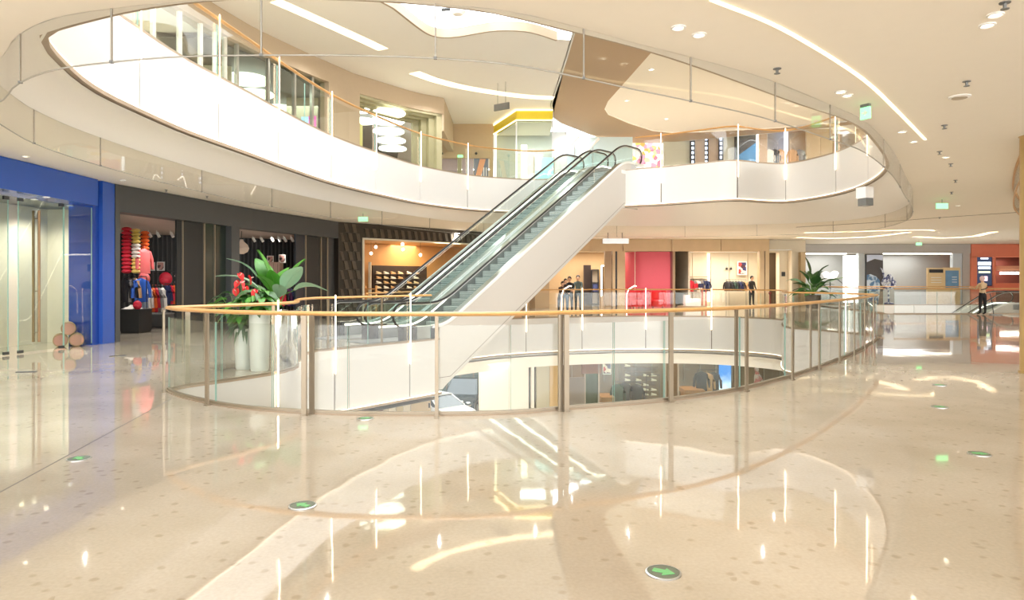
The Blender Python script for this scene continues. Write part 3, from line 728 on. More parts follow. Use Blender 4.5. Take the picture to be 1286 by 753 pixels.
# green exit sign hung from the ceiling
p = at(1087, 131, ZCEIL)
ex = thing('exit_sign', 'small green exit sign hanging from the ceiling beside the curved light line', 'sign', p)
MB().box((0, 0, -.02), (.06, .12, .04), .5).build('bracket', M_GREYM, ex, True)
b = MB().box((0, 0, -.12), (.03, .14, .16), .5).build('panel', M_TEXTG, ex, True)
ar = MB(); ar.xprism([(-.04, -.13), (.0, -.13), (.0, -.155), (.045, -.12), (.0, -.085), (.0, -.11), (-.04, -.11)], -.004, .004)
ao = ar.build('arrow', M_WHITE, b, True); ao.rotation_euler = (0, 0, .5-PI/2); ao.location = (-.02, -.01, 0)
def small_exit(u, v, label, z=ZCEIL):
    p = at(u, v, z); e = thing('exit_light', label, 'sign', p)
    MB().tube([(0, 0, 0), (0, 0, -.12)], .01, 6).build('hanger', M_GREYM, e, True)
    MB().box((0, 0, -.2), (.34, .04, .16)).build('panel', M_TEXTG, e, True)
small_exit(1183, 250, 'small green exit light in the right ceiling beside the oval opening')
small_exit(456, 268, 'small green exit light under the ceiling over the patterned shop front')
small_exit(1154, 302, 'small green exit light at the far ceiling over the grey shop front')
# projector box hung under the right end of the opening
p = at(1086, 236, 4.02)
pj = thing('projector', 'white box projector hanging under the right end of the oval opening', 'projector', p)
MB().box((0, 0, -.13), (.26, .34, .30), .3).build('housing', M_WHITE, pj, True)
MB().box((.02, 0, -.38), (.24, .28, .2), .3).build('lens_unit', M_GREYM, pj, True)
MB().lathe([(.07, -.5), (.08, -.48), (.08, -.4)], (.02, 0, 0), 14).build('lens', M_STEEL, pj, True)
# hanging directory sign by the stone shops
p = at(773, 290, ZCEIL); p.y = 34; p.x = (773-U0)/FPX*34
hs = thing('hanging_sign', 'narrow grey sign hung on two rods in front of the stone shop front', 'sign', (p.x, p.y, ZCEIL))
MB().box((0, 0, -.42), (1.3, .12, .26)).build('board', M_STEEL, hs, True)
for dx in (-.38, .33): MB().tube([(dx, 0, 0), (dx, 0, -.3)], .015, 6).build('rod', M_DKSTEEL, hs, True)
# water cannon under the skylight rim
p = at(577, 38, ZC2); c = thing('water_cannon', 'pale fire water cannon with side nozzle under the skylight rim', 'cannon', (p.x, p.y-.6, ZC2+.95))
MB().lathe([(.27, 0), (.27, -.16), (.22, -.18)], (0, 0, 0), 18).build('mount', M_GREYM, c, True)
MB().lathe([(.2, -.18), (.24, -.3), (.24, -.62), (.15, -.7)], (0, 0, 0), 18).build('body', M_CEILW, c, True)
MB().tube([(-.2, 0, -.52), (-.5, -.05, -.56)], .05, 10).build('nozzle', M_DKSTEEL, c, True)
MB().box((.12, -.2, -.45), (.12, .12, .26)).build('motor', M_TAUPE, c, True)

# ------------------------------------------------------------------ things set in the floor
R = .086
mk_a = MB().lathe([(R, 0), (R, .004), (R*.93, .006), (.001, .006)], (0, 0, 0), 32).mesh('floor_marker', mat('marker_green_grey', (98, 108, 92), .3, vary=.1))
mk_r = MB().lathe([(R*1.08, 0), (R*1.08, .005), (R*.98, .007), (R*.98, 0)], (0, 0, 0), 32).mesh('rim', M_STEEL)
am = MB(); am.prism([(-.055, -.02), (.005, -.02), (.005, -.045), (.06, 0), (.005, .045), (.005, .02), (-.055, .02)], .006, .009)
am = am.mesh('arrow', mat('marker_arrow', (104, 176, 110), .4, emit=.06, vary=0))
for u, v, rz, l in ((833, 719, -.5, 'floor escape marker with green arrow nearest the viewer'), (380, 635, 2.6, 'floor escape marker in front of the pair of balustrade posts'), (99, 576, 2.4, 'floor escape marker left, on the dark floor joint'),
                    (1230, 570, -.4, 'floor escape marker at the right edge of the floor'), (1180, 511, -.3, 'lower of two far floor escape markers at right'), (1180, 483.5, -.3, 'upper of two far floor escape markers at right'),
                    (459, 525.5, .2, 'floor escape marker just in front of the near balustrade')):
    p = at(u, v, 0); o = put('floor_marker', mk_a, (p.x, p.y, .001), l, 'floor marker', None, rz); part('rim', mk_r, o); part('arrow', am, o)
p = at(148, 447, 0); whole(MB().box((0, 0, .006), (.3, .09, .012), .5), 'floor_socket', M_DKSTEEL, 'small dark floor socket by the corner of the charcoal shop', 'socket', p, local=True)
p = at(33, 467, 0); whole(MB().box((0, 0, .006), (.3, .06, .012), .2), 'floor_socket', M_DKSTEEL, 'small dark floor socket before the glass doors', 'socket', p, local=True)
a, b = at(-30, 634, 0), at(216, 500, 0)
struct(MB().tube([(a.x, a.y, .0), (b.x, b.y, .0)], .009, 4, ry=.0025), 'trim_8', M_JOINT)

# ------------------------------------------------------------------ outer walls
M_WALL = mat('mall_wall', (214, 202, 182), .8, vary=.03)
M_WALLG = mat('pale_grey_wall', (196, 200, 200), .7, vary=.03)
struct(MB().box((-24.1, 20, 4), (.2, 56, 19)), 'wall_left', M_WALL)
struct(MB().box((46.1, 20, 1.9), (.2, 56, 14.9)), 'wall_right', M_WALL)
struct(MB().box((11, 48.1, 1.9), (70, .2, 14.9)), 'wall_back', M_WALL)

# ------------------------------------------------------------------ the line of shop fronts, left side round to the back
FP = Path([(-9.82, 12.0), (-9.84, 16.75), (-9.43, 18.7), (-8.6, 22.8), (-7.07, 27.7), (-5.0, 29.6), (-2.1, 32.7), (.4, 36.0), (2.1, 38.0), (4.2, 39.2), (14.9, 39.2)])
def fd(u, path=None):                    # distance along the shop fronts where pixel column u meets them
    path = path or FP; best = (1e9, 0)
    for k in range(1501):
        d = path.L*k/1500; p = path.pt(d); a = abs(U0+FPX*p.x/p.y-u)
        if a < best[0]: best = (a, d)
    return best[1]
def front(parent, name, u0, u1, z0, z1, m, t=.15, back=0.0, path=None, smooth=False):
    path = path or FP; a, b = fd(u0, path), fd(u1, path)
    p = offset(path.sub(a, b, .6), -(back+t/2))
    return MB().ribbon(p, z0, z1, t).build(name, m, parent, smooth=smooth)
def fpt(u, back=0.0, path=None):
    path = path or FP; d = fd(u, path); return path.pt(d)-path.nrm(d)*back
ZH = 3.3
# blue shop -------------------------------------------------------
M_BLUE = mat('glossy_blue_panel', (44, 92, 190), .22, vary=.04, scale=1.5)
M_BLUE_SHADE = mat('deep_blue_panel', (24, 68, 165), .25, vary=.04)  # shade on the inner return, put into a darker copy of the blue
e = thing('storefront', 'glossy cobalt blue shop front with frameless glass doors at far left', 'shop front', (-9.82, 14, 0))
MB().prism([(-9.82, 10.8), (-9.82, 16.05), (-10.5, 16.05), (-10.5, 10.8)], ZH, ZCEIL-.01).build('header', M_BLUE, e)
MB().prism([(-9.84, 16.27), (-9.85, 16.78), (-10.5, 16.78), (-10.5, 16.27)], 0, ZCEIL-.01).build('pillar', M_BLUE, e)
MB().prism([(-9.93, 16.03), (-9.93, 16.28), (-10.5, 16.28), (-10.5, 16.03)], 0, ZCEIL-.01).build('pillar', M_BLUE_SHADE, e)
DL = [Vector((-10.86, 10.8)), Vector((-10.28, 13.82)), Vector((-10.24, 14.02)), Vector((-10.03, 15.14)), Vector((-9.95, 16.03))]
dn = 0
for i, (a, b) in enumerate(zip(DL, DL[1:])):
    if i == 1: continue
    d = (b-a).normalized()
    g = MB().wall2(a+d*.01, b-d*.01, .03, ZH-.05, .014).build('door' if i in (0, 2) else 'glass_pane', M_GLASSD, e)
    for q in (a+d*.012, b-d*.012): MB().box((q.x, q.y, 1.65), (.014, .014, 3.2)).build('edge', M_EDGE, g)
    if i in (0, 2):
        for q in (a+d*.06, b-d*.06):
            MB().box((q.x, q.y, .05), (.11, .05, .06), math.atan2(d.y, d.x)).build('patch_fitting', M_DKSTEEL, g)
            MB().box((q.x, q.y, ZH-.09), (.11, .05, .07), math.atan2(d.y, d.x)).build('patch_fitting', M_DKSTEEL, g)
    if i == 2:
        n = Vector((-d.y, d.x)); h = a+d*.44
        for s in (-.07, .07):
            q = h+n*s; MB().tube([(q.x, q.y, .22), (q.x, q.y, 3.02)], .026, 10).build('handle', mat('dark_bronze_handle', (146, 116, 84), .35, .4), g)
        mbh = MB()
        for z in (.42, 1.3, 2.85): mbh.tube([(h.x+n.x*-.07, h.y+n.y*-.07, z), (h.x+n.x*.07, h.y+n.y*.07, z)], .014, 6)
        mbh.build('handle_bolt', M_POST, g)
sh = thing('shop_interior', 'empty cream lined room behind the glass doors of the blue shop', 'room', (-12, 14.5, 0))
MB().prism([(-11.95, 9), (-11.55, 17.2), (-11.7, 17.2), (-12.1, 9)], .0, ZH).build('partition', M_CREAM, sh)
MB().prism([(-11.7, 16.85), (-10.5, 16.85), (-10.5, 16.98), (-11.7, 16.98)], .0, ZH).build('partition', M_CREAM, sh)
MB().box((-11.2, 13.2, ZH+.02), (1.6, 7.4, .03)).build('room_ceiling', M_GREYM, sh)
for u, v in ((27, 249), (43, 250), (58, 247), (88, 258)): downlight(u, v, 'small spotlight in the grey room ceiling behind the glass doors, %s from the left' % ['first', 'second', 'third', 'fourth'][(27, 43, 58, 88).index(u)], ZH+.0, 'spotlights behind the glass doors')
for yy in (11.5, 13.2, 14.6, 16): spot('blue_shop_lamp', (-10.95, yy, 3.2), 80, (1, .95, .86))
M_PAPER = mat('brown_wrap', (172, 140, 106), .55, vary=.12); M_PINKP = mat('pink_wrap', (208, 150, 140), .6, vary=.15)
def roll(x, y, z, label):
    d = Vector((.55, -.835)); L = .42
    mb = MB(); mb.tube([(x-d.x*L/2, y-d.y*L/2, z), (x+d.x*L/2, y+d.y*L/2, z)], .15, 18, 0)
    o = whole(mb, 'paper_roll', M_PAPER, label, 'roll', (x, y, z-.15), 'rolls behind the glass', True)
    MB().tube([(x+d.x*(L/2), y+d.y*(L/2), z), (x+d.x*(L/2+.006), y+d.y*(L/2+.006), z)], .13, 18).build('end_cap', M_PINKP, o)
b0 = Vector((-10.32, 15.75)); s = Vector((.835, .55))
roll(b0.x-s.x*.155, b0.y-s.y*.155, .155, 'left brown paper roll lying behind the glass pane of the blue shop')
roll(b0.x+s.x*.155, b0.y+s.y*.155, .155, 'right brown paper roll lying behind the glass pane beside the blue pillar')
roll(b0.x, b0.y, .42, 'brown paper roll on top of two others behind the glass')

# charcoal sportswear shop ---------------------------------------
e = thing('storefront', 'charcoal clad shop front with two openings between the blue and patterned shops', 'shop front', (-8.6, 22, 0))
front(e, 'header', 144.6, 425, 3.25, ZCEIL-.01, M_DARK, .5)
front(e, 'corner_pillar', 144.6, 151, 0, 3.25, M_DARK, .5)
front(e, 'pillar', 290.5, 300.5, 0, 3.25, M_DARK, .5)
M_NAVY = mat('navy_panel', (32, 42, 54), .35, vary=.05); M_OLIVE = mat('dark_green_glass_panel', (44, 54, 48), .12, vary=.05)
for u0, u1, m in ((230, 236, M_BLACKC), (237, 262, M_BLACKC), (264, 275.4, M_OLIVE), (277, 290.5, M_OLIVE), (377, 388.6, M_NAVY), (390, 407, M_BLACKC), (409, 415.6, M_BLACKC), (417, 425, M_DARK)):
    front(e, 'sliding_panel', u0, u1, 0, 3.25, m, .06, .2)
for u in (236.4, 263.2, 276.2, 389.2, 408, 416.3): front(e, 'metal_strip', u-.5, u+.5, 0, 3.25, M_POST, .08, .16)
# its interior
si = thing('shop_interior', 'dark sportswear shop interior with ribbed black back wall', 'room', (-12, 24, 0))
WA, WB = Vector((-17.5, 22.9)), Vector((-8.3, 30.0)); wd = (WB-WA).normalized(); wn = Vector((wd.y, -wd.x))
rb = MB(); rb.wall2(WA, WB, 0, 3.3, .1)
rb.build('ribbed_wall', M_BLACKC, si)
rm = MB(); k = 0
while k*.16 < (WB-WA).length:
    q = WA+wd*(k*.16)+wn*.03; rm.box((q.x, q.y, 1.65), (.05, .06, 3.3), math.atan2(wd.y, wd.x)); k += 1
o = rm.build('ribs', M_DARK, si); o['kind'] = 'stuff'
MB().prism([(-17.4, 17), (-10.1, 17), (-8.75, 22.8), (-7.3, 27.6), (-8.4, 29.9), (-17.4, 22.9)], 3.28, 3.3).build('shop_ceiling', mat('grey_pink_ceiling', (200, 188, 182), .7, vary=.12, scale=2), si)
MB().prism([(-13.0, 17.0), (-9.95, 17.0), (-9.95, 17.1), (-13.0, 17.1)], 0, 3.28).build('side_wall', M_BLACKC, si)
for xx, yy in ((-11.5, 19.2), (-10.6, 21), (-12.2, 22.5), (-10.2, 24.3), (-9.3, 26.3)): spot('sports_shop_lamp', (xx, yy, 3.2), 75, (1, .96, .92))
ORD = ['first', 'second', 'third', 'fourth', 'fifth', 'sixth', 'seventh', 'eighth', 'ninth', 'tenth']
tl = MB().tube([(0, 0, 0), (0, 0, -.08)], .012, 6); tl.tube([(0, -.03, -.08), (.05, -.12, -.24)], .05, 10); tl = tl.mesh('track_spotlight', M_WHITE, True)
for i, u in enumerate((157, 186, 196, 213, 226)): put('track_spotlight', tl, (deep(u, 300, 23.6-.02*i).x, 23.6, 3.28), 'white track spotlight, %s from the left in the left sportswear opening' % ORD[i], 'spotlight', 'track spotlights in the left opening', .8)
for i, u in enumerate((317, 327, 340, 349, 356, 365)): put('track_spotlight', tl, (deep(u, 304, 26.4).x, 26.4, 3.28), 'white track spotlight, %s from the left in the right sportswear opening' % ORD[i], 'spotlight', 'track spotlights in the right opening', .8)
# columns of puffer rolls hanging on the wall
def puffer_column(u, v0, v1, Y, n, cols, label, w=.30):
    a = deep(u, v0, Y); b = deep(u, v1, Y); e = thing('puffer_display', label, 'clothing', (a.x, a.y, b.z), 0, 'puffer columns in the sportswear shop'); h = (a.z-b.z)/n
    ms = [MB().ball((0, 0, 0), (w/2, .1, h*.56), 12, 6).mesh('roll', c, True) for c in cols]
    for k in range(n): part('roll', ms[k*len(cols)//n if len(cols) > 1 else 0], e, (0, 0, h*(k+.5)))
C = lambda n, c: mat(n, c, .5, vary=.1)
J_RED, J_YEL, J_ORG, J_WHT, J_BLU, J_NVY, J_BLK, J_GRY, J_PNK, J_LBL, J_TAN, J_GRN = [C('fabric_'+n, c) for n, c in (('red', (206, 38, 62)), ('yellow', (236, 214, 120)), ('orange', (234, 108, 46)), ('white', (236, 230, 222)), ('blue', (44, 98, 200)), ('navy', (34, 44, 86)), ('black', (38, 38, 44)), ('grey', (136, 132, 132)), ('pink', (232, 112, 112)), ('light_blue', (170, 190, 214)), ('tan', (206, 160, 116)), ('green', (60, 84, 74)))]
puffer_column(159, 285, 343, 20.6, 12, [J_RED], 'column of stacked red puffer jackets hanging on the wall of the dark shop', .31)
puffer_column(170.5, 287, 343, 20.7, 12, [J_YEL, J_WHT, J_YEL], 'column of stacked pale yellow and white puffer jackets beside the red column', .29)
puffer_column(182, 290, 314, 21.2, 5, [J_ORG], 'short column of stacked orange puffer jackets above the pink jacket', .28)
def jacket_mesh(m, length=.7):
    mb = MB(); n = 10; lv = [(0, .05, .03), (-.03, .10, .04), (-.06, .19, .055), (-.14, .215, .07), (-.4*length/.7, .19, .075), (-length, .205, .085)]
    vs = [(hx*math.cos(2*PI*k/n), hy*math.sin(2*PI*k/n), z) for z, hy, hx in lv for k in range(n)]
    fs = [(n*i+(k+1) % n, n*i+k, n*(i+1)+k, n*(i+1)+(k+1) % n) for i in range(len(lv)-1) for k in range(n)]
    mb.add(vs, fs+[tuple(range(n)), tuple(n*(len(lv)-1)+n-1-k for k in range(n))])
    for s in (-1, 1): mb.tube([(0, .17*s, -.09), (.015, .25*s, -.3), (.03, .27*s, -.58*length/.7)], [.055, .05, .04], 7)
    mb.tube([(0, 0, .0), (0, 0, .05), (0, .03, .08)], .008, 5)
    return mb.mesh('jacket', m, True)
JM = {}
def jacket(u, v, Y, m, label, group, rz=.5, s=1, name='jacket', cat='jacket', length=.7):
    k = (m.name, length)
    if k not in JM: JM[k] = jacket_mesh(m, length)
    p = deep(u, v, Y); return put(name, JM[k], p, label, cat, group, rz, (s*1.0, s, s))
def rail(u0, v0, u1, v1, Y, label, foot=0.0, y1=None):
    a = deep(u0, v0, Y); b = deep(u1, v1, y1 or Y); e = thing('clothes_rail', label, 'clothes rail', (a.x, a.y, foot))
    MB().tube([a, b], .016, 6).build('bar', M_DKSTEEL, e)
    for q in (a, b): MB().tube([(q.x, q.y, foot), (q.x, q.y, q.z)], .014, 6).build('leg', M_DKSTEEL, e)
G1 = 'jackets in the left sportswear opening'
jacket(181, 312, 20.9, J_PNK, 'single pink jacket hanging under the orange puffer column', None, -.3, 1.1)
rail(155, 347, 184, 347, 20.8, 'short black clothes rail under the puffer columns')
for u, m, l in ((158, J_BLK, 'black jacket leftmost on the rail under the puffer columns'), (162, J_GRY, 'grey jacket on the rail under the puffer columns'), (166, J_BLK, 'black jacket beside the grey one under the puffer columns'), (170, J_TAN, 'tan jacket on the rail under the puffer columns'), (177, J_BLU, 'bright blue jacket rightmost on the rail under the puffer columns')):
    jacket(u, 349, 20.8, m, l, G1, .9 if m is not J_BLU else -.5, 1.05)
rail(178, 359, 207, 359, 21.6, 'low black clothes rail with white orange and red jackets')
for i, (u, m, l) in enumerate(((180, J_LBL, 'pale blue jacket on the low rail'), (184, J_WHT, 'white jacket beside the pale blue one on the low rail'), (188, J_WHT, 'white jacket beside the orange one on the low rail'), (192, J_ORG, 'orange jacket on the low rail with the white ones'), (196, J_RED, 'red jacket on the low rail beside the orange one'), (200, J_GRY, 'grey jacket on the low rail near its right end'), (204, J_WHT, 'white jacket at the right end of the low rail'))):
    jacket(u, 361, 21.6, m, l, G1, .7, 1.1)
rail(207, 356, 231, 356, 24, 'rail of navy and orange jackets in the back of the left opening')
for u, m, l in ((209, J_NVY, 'navy jacket leftmost on the back rail'), (212, J_NVY, 'navy jacket second on the back rail'), (215, J_RED, 'dark red jacket between navy and orange on the back rail'), (218.5, J_ORG, 'orange jacket on the back rail next to the dark red one'), (222, J_ORG, 'orange jacket in the middle of the orange run'), (225.5, J_ORG, 'orange jacket second from the right of the back rail'), (229, J_ORG, 'orange jacket rightmost on the back rail')):
    jacket(u, 358, 24, m, l, G1, .8, .95)
def shelf(u0, u1, v, Y, label, dep=.35, m=None):
    a = deep(u0, v, Y); b = deep(u1, v, Y)
    return whole(MB().box(((a.x+b.x)/2, Y, a.z), (b.x-a.x, dep, .04)), 'wall_shelf', m or M_BLACKC, label, 'shelf', ((a.x+b.x)/2, Y, a.z-.02))
shelf(182, 231, 340.5, 25, 'black wall shelf carrying two white framed pictures')
def picture(u, v0, v1, Y, w, label, m, name='framed_picture', back=.03):
    a = deep(u, v1, Y); b = deep(u, v0, Y); h = b.z-a.z
    o = whole(MB().box((a.x, Y, a.z+h/2), (w, .04, h)), name, M_WHITE, label, 'picture', (a.x, Y, a.z))
    MB().box((a.x, Y-.022, a.z+h/2), (w*.8, .006, h*.84)).build('print', m, o); return o
def art_mat(name, cols, scale=5.0, seed=0.0):
    m = bpy.data.materials.new(name); m.use_nodes = True; nt = m.node_tree; b = nt.nodes['Principled BSDF']
    tc = nt.nodes.new('ShaderNodeTexCoord'); mp = nt.nodes.new('ShaderNodeMapping'); mp.inputs['Location'].default_value = (seed, seed*.7, seed*1.3)
    nz = nt.nodes.new('ShaderNodeTexVoronoi'); nz.inputs['Scale'].default_value = scale
    sp_ = nt.nodes.new('ShaderNodeSeparateColor'); r = nt.nodes.new('ShaderNodeValToRGB'); r.color_ramp.interpolation = 'CONSTANT'
    e = r.color_ramp.elements
    while len(e) < len(cols): e.new(.5)
    for i, c in enumerate(cols): e[i].position = i/len(cols); e[i].color = L3(c)
    nt.links.new(tc.outputs['Object'], mp.inputs[0]); nt.links.new(mp.outputs[0], nz.inputs['Vector']); nt.links.new(nz.outputs['Color'], sp_.inputs[0])
    nt.links.new(sp_.outputs[0], r.inputs[0]); nt.links.new(r.outputs[0], b.inputs['Base Color']); b.inputs['Roughness'].default_value = .4; return m
ART1 = art_mat('photo_print', [(226, 214, 206), (200, 150, 140), (90, 70, 70), (236, 230, 224)], 9)
picture(190, 329, 340, 24.9, .26, 'left white framed picture standing on the black wall shelf', M_CREAM)
picture(202, 328.5, 340, 24.9, .28, 'right white framed picture with a dark print on the black wall shelf', ART1)
shelf(178, 231, 358, 25, 'lower black wall shelf behind the jackets')
def backpack(u, v, Y, r, m, label):
    p = deep(u, v, Y); e = thing('backpack', label, 'bag', (p.x, p.y, p.z-r*1.05))
    MB().ball((p.x, p.y, p.z), (r, r*.55, r*1.05), 14, 9).build('body', m, e, smooth=True)
    MB().ball((p.x, p.y-r*.45, p.z-r*.3), (r*.65, r*.25, r*.5), 10, 7).build('pocket', m, e, smooth=True)
    MB().tube([(p.x-r*.2, p.y, p.z+r), (p.x, p.y, p.z+r*1.25), (p.x+r*.2, p.y, p.z+r)], .015, 5).build('handle', M_BLACK, e)
backpack(208, 350, 24.6, .24, J_RED, 'round red backpack on the lower wall shelf')
backpack(181, 350, 22.6, .2, J_PNK, 'small pink backpack beside the blue jacket')
backpack(172.5, 383, 19.75, .13, J_RED, 'small red round bag on the edge of the black plinth')
def folded(u, v, Y, w, h, m, label, name='folded_clothes'):
    p = deep(u, v, Y); return whole(MB().box((0, 0, h/2-.01), (w, .3, h*.45)).box((.01, 0, h*.9), (w*.94, .28, h*.4)), name, m, label, 'clothing', p, None, local=True)
folded(226, 348, 25, .26, .12, J_WHT, 'white folded top on the upper right of the back wall')
folded(226, 355.5, 25, .26, .12, J_GRY, 'pale grey folded top below the white one on the back wall')
def block(u0, u1, vt, vb, dep, m, label, name, cat, rz=.12):
    Y = FPX*EYE/(vb-V0); a = deep(u0, vb, Y); b = deep(u1, vb, Y); h = (vb-vt)*Y/FPX; w = b.x-a.x
    e = thing(name, label, cat, ((a.x+b.x)/2, Y+dep/2, 0), 0)
    MB().box((0, 0, .03), (w*.94, dep*.94, .06)).build('plinth_base', M_BLACK, e, True)
    MB().box((0, 0, .06+(h-.1)/2), (w, dep, h-.1)).build('body', m, e, True)
    MB().box((0, 0, h-.02), (w+.02, dep+.02, .04)).build('top', m if m is not M_DARK else M_GREYM, e, True)
    return e, Vector(((a.x+b.x)/2, Y+dep/2, h))
e_, tp = block(150.5, 174.5, 388.5, 418.5, .7, M_BLACKC, 'black display plinth just inside the left sportswear opening', 'display_plinth', 'plinth')
def cloth_heap(p, w, m, label):
    mb = MB(); vs = []; n = 9
    for i in range(n):
        for j in range(n):
            x = (i/(n-1)-.5)*w; y = (j/(n-1)-.5)*w*.7; f = math.cos(PI*(i/(n-1)-.5))*math.cos(PI*(j/(n-1)-.5))
            vs.append((x, y, .01+.13*f*(.6+.4*math.sin(5*i+3*j))))
    mb.add(vs, [(n*i+j, n*(i+1)+j, n*(i+1)+j+1, n*i+j+1) for i in range(n-1) for j in range(n-1)])
    whole(mb, 'folded_cloth', m, label, 'clothing', p, None, True, local=True)
cloth_heap(tp+Vector((-.1, 0, 0)), .5, J_WHT, 'crumpled white cloth on the black display plinth')
block(176, 207, 393.5, 412, .6, M_DARK, 'long grey display bench behind the balustrade tip', 'display_bench', 'bench')
block(187, 213, 382, 399, .5, M_BLACKC, 'dark display block behind the grey bench', 'display_plinth', 'plinth')
# right hand opening
picture(339.5, 321, 330, 27, .26, 'left framed photograph above the pale cabinet in the right opening', ART1)
picture(354.5, 319.5, 330, 27, .28, 'right framed photograph above the pale cabinet in the right opening', ART1)
a = deep(336, 346, 27); b = deep(352, 329, 27)
e = thing('display_cabinet', 'pale pinkish display cabinet behind the broad leaved plant', 'cabinet', ((a.x+b.x)/2, 27.1, a.z-.4))
MB().box(((a.x+b.x)/2, 27.15, (a.z+b.z)/2-.2), (b.x-a.x, .4, b.z-a.z+.4)).build('body', mat('pale_pink_wood', (198, 168, 154), .6), e)
for k in (-.17, .0, .17): MB().box(((a.x+b.x)/2+k, 26.94, (a.z+b.z)/2-.2), (.012, .01, b.z-a.z+.3)).build('groove', M_JOINT, e)
p = deep(303.5, 310, 24)
e = thing('pendant_lamp', 'pale bulb shaped pendant hanging at the left of the right sportswear opening', 'lamp', (p.x, p.y, 3.28))
MB().tube([(p.x, p.y, 3.28), (p.x, p.y, p.z+.2)], .012, 6).build('cord', M_DKSTEEL, e)
MB().lathe([(.05, .27), (.07, .2), (.2, .08), (.25, -.05), (.2, -.17), (.06, -.25)], p, 18).build('shade', mat('pale_shade', (214, 196, 182), .5), e, smooth=True)
shelf(352, 378, 350, 26.6, 'black shelf with red caps in the right opening'); shelf(352, 378, 357, 26.6, 'black shelf with pale folded tops in the right opening')
for u, m, l in ((367, J_PNK, 'coral cap on the shelf of the right opening'), (373, J_WHT, 'white cap on the shelf of the right opening')):
    p = deep(u, 350, 26.5); mb = MB().ball((0, 0, .09), (.12, .12, .13), 12, 6); mb.box((0, -.13, .04), (.16, .16, .02)); whole(mb, 'cap', m, l, 'cap', p, None, True, local=True)
folded(363, 357, 26.6, .5, .1, J_WHT, 'pale folded top on the lower shelf of the right opening')
rail(350, 361, 377, 361, 26.2, 'rail of purple and coral jackets in the right opening')
for u, m, l in ((354, J_RED, 'red jacket leftmost on the rail of the right opening'), (358, J_BLK, 'black jacket on the rail of the right opening'), (362, C('fabric_plum', (96, 40, 92)), 'plum jacket on the rail of the right opening'), (366, J_NVY, 'navy jacket on the rail of the right opening'), (370, J_PNK, 'coral jacket on the rail of the right opening'), (374, J_RED, 'red jacket rightmost on the rail of the right opening')):
    jacket(u, 362.5, 26.2, m, l, 'jackets in the right sportswear opening', .8, .95)
rail(300, 369, 316, 369, 24.5, 'low rail beside the charcoal pillar with tan jackets')
for u, m, l in ((302, J_TAN, 'tan jacket beside the charcoal pillar'), (306, J_ORG, 'rust jacket second from the charcoal pillar'), (310, J_NVY, 'navy jacket third from the charcoal pillar')): jacket(u, 371, 24.5, m, l, 'jackets beside the charcoal pillar', .8, .9)

# patterned shop with shoes --------------------------------------
M_PAT = mat('dark_bronze_cladding', (66, 60, 54), .4, .3, vary=.06); M_TILE = mat('bronze_tile', (96, 88, 78), .32, .4, vary=.12)
e = thing('storefront', 'dark bronze shop front of slanted tiles with a warm lit shoe display', 'shop front', (-5, 29.6, 0))
front(e, 'header', 425, 618, ZH, ZCEIL-.01, M_PAT, .4); front(e, 'pillar', 425, 455.5, 0, ZH, M_PAT, .4)
front(e, 'pillar', 606, 640, 0, ZCEIL-.01, M_PAT, .4)
front(e, 'frame', 455, 457, 0, ZH, M_CREAM, .1, -.05); front(e, 'frame', 455, 606, ZH-.05, ZH+.02, M_CREAM, .1, -.05)
tm = MB(); tm.add([(0, .0, 0), (.22, 0, 0), (.30, 0, .36), (.08, 0, .36), (.02, -.05, .01), (.10, -.05, .35)], [(0, 1, 2, 3), (0, 4, 5, 3), (4, 1, 2, 5), (0, 1, 4), (2, 3, 5)])
tm2 = MB(); tm2.add([(.08, .0, 0), (.30, 0, 0), (.22, 0, .36), (0, 0, .36), (.10, -.05, .01), (.02, -.05, .35)], [(0, 1, 2, 3), (0, 4, 5, 3), (4, 1, 2, 5), (0, 1, 4), (2, 3, 5)])
tm, tm2 = tm.mesh('tile', M_TILE), tm2.mesh('tile', M_TILE)
base = base_of(e)
def tiles(d0, d1, z0, z1):
    r = 0; z = z0
    while z+.36 <= z1+.02:
        d = d0+(.0 if r % 2 == 0 else .17)
        while d+.3 <= d1:
            q = FP.pt(d)+FP.nrm(d)*.004; t = FP.pt(d+.28)-FP.pt(d); part('tile', tm2, e, (q.x-base.x, q.y-base.y, z), (0, 0, math.atan2(t.y, t.x))); d += .36
        z += .385; r += 1
tiles(fd(426), fd(455.5), .05, ZCEIL); tiles(fd(457), fd(606), ZH+.06, ZCEIL)
# sign letters: slanted white strokes on the header
sg = thing('shop_sign', 'slanted white letter sign on the bronze header above the shoe shop', 'sign', tuple(fpt(571, -.1))+(3.5,))
def text_obj(txt, name, m, parent, loc, rot, size, ext=.01, shear=0.0):
    cu = bpy.data.curves.new(name, 'FONT'); cu.body = txt; cu.size = size; cu.extrude = ext; cu.align_x = 'CENTER'; cu.align_y = 'CENTER'; cu.shear = shear
    o = bpy.data.objects.new(name+'_tmp', cu); COL.objects.link(o); bpy.context.view_layer.update()
    me = bpy.data.meshes.new_from_object(o.evaluated_get(bpy.context.evaluated_depsgraph_get())); bpy.data.objects.remove(o)
    me.materials.clear(); me.materials.append(m)
    r = bpy.data.objects.new(name, me); COL.objects.link(r); r.parent = parent; r.location = loc; r.rotation_euler = rot; return r
text_obj('JE', 'letters', M_LEDW, sg, (0, 0, .12), (PI/2, 0, .8), .42, .02, .25)
si = thing('shop_interior', 'warm amber lit shoe shop interior with dark display wall', 'room', (-5, 33, 0))
M_AMBER = mat('amber_wall', (206, 152, 92), .6, vary=.05); M_SHELFB = mat('dark_walnut', (56, 40, 30), .5, vary=.1)
MB().wall2((-8.6, 30.4), (-3.2, 36.6), 0, 3.3, .1).build('wall_panel', M_AMBER, si)
MB().wall2((-3.2, 36.6), (.6, 40.5), 0, 3.3, .1).build('wall_panel', M_AMBER, si)
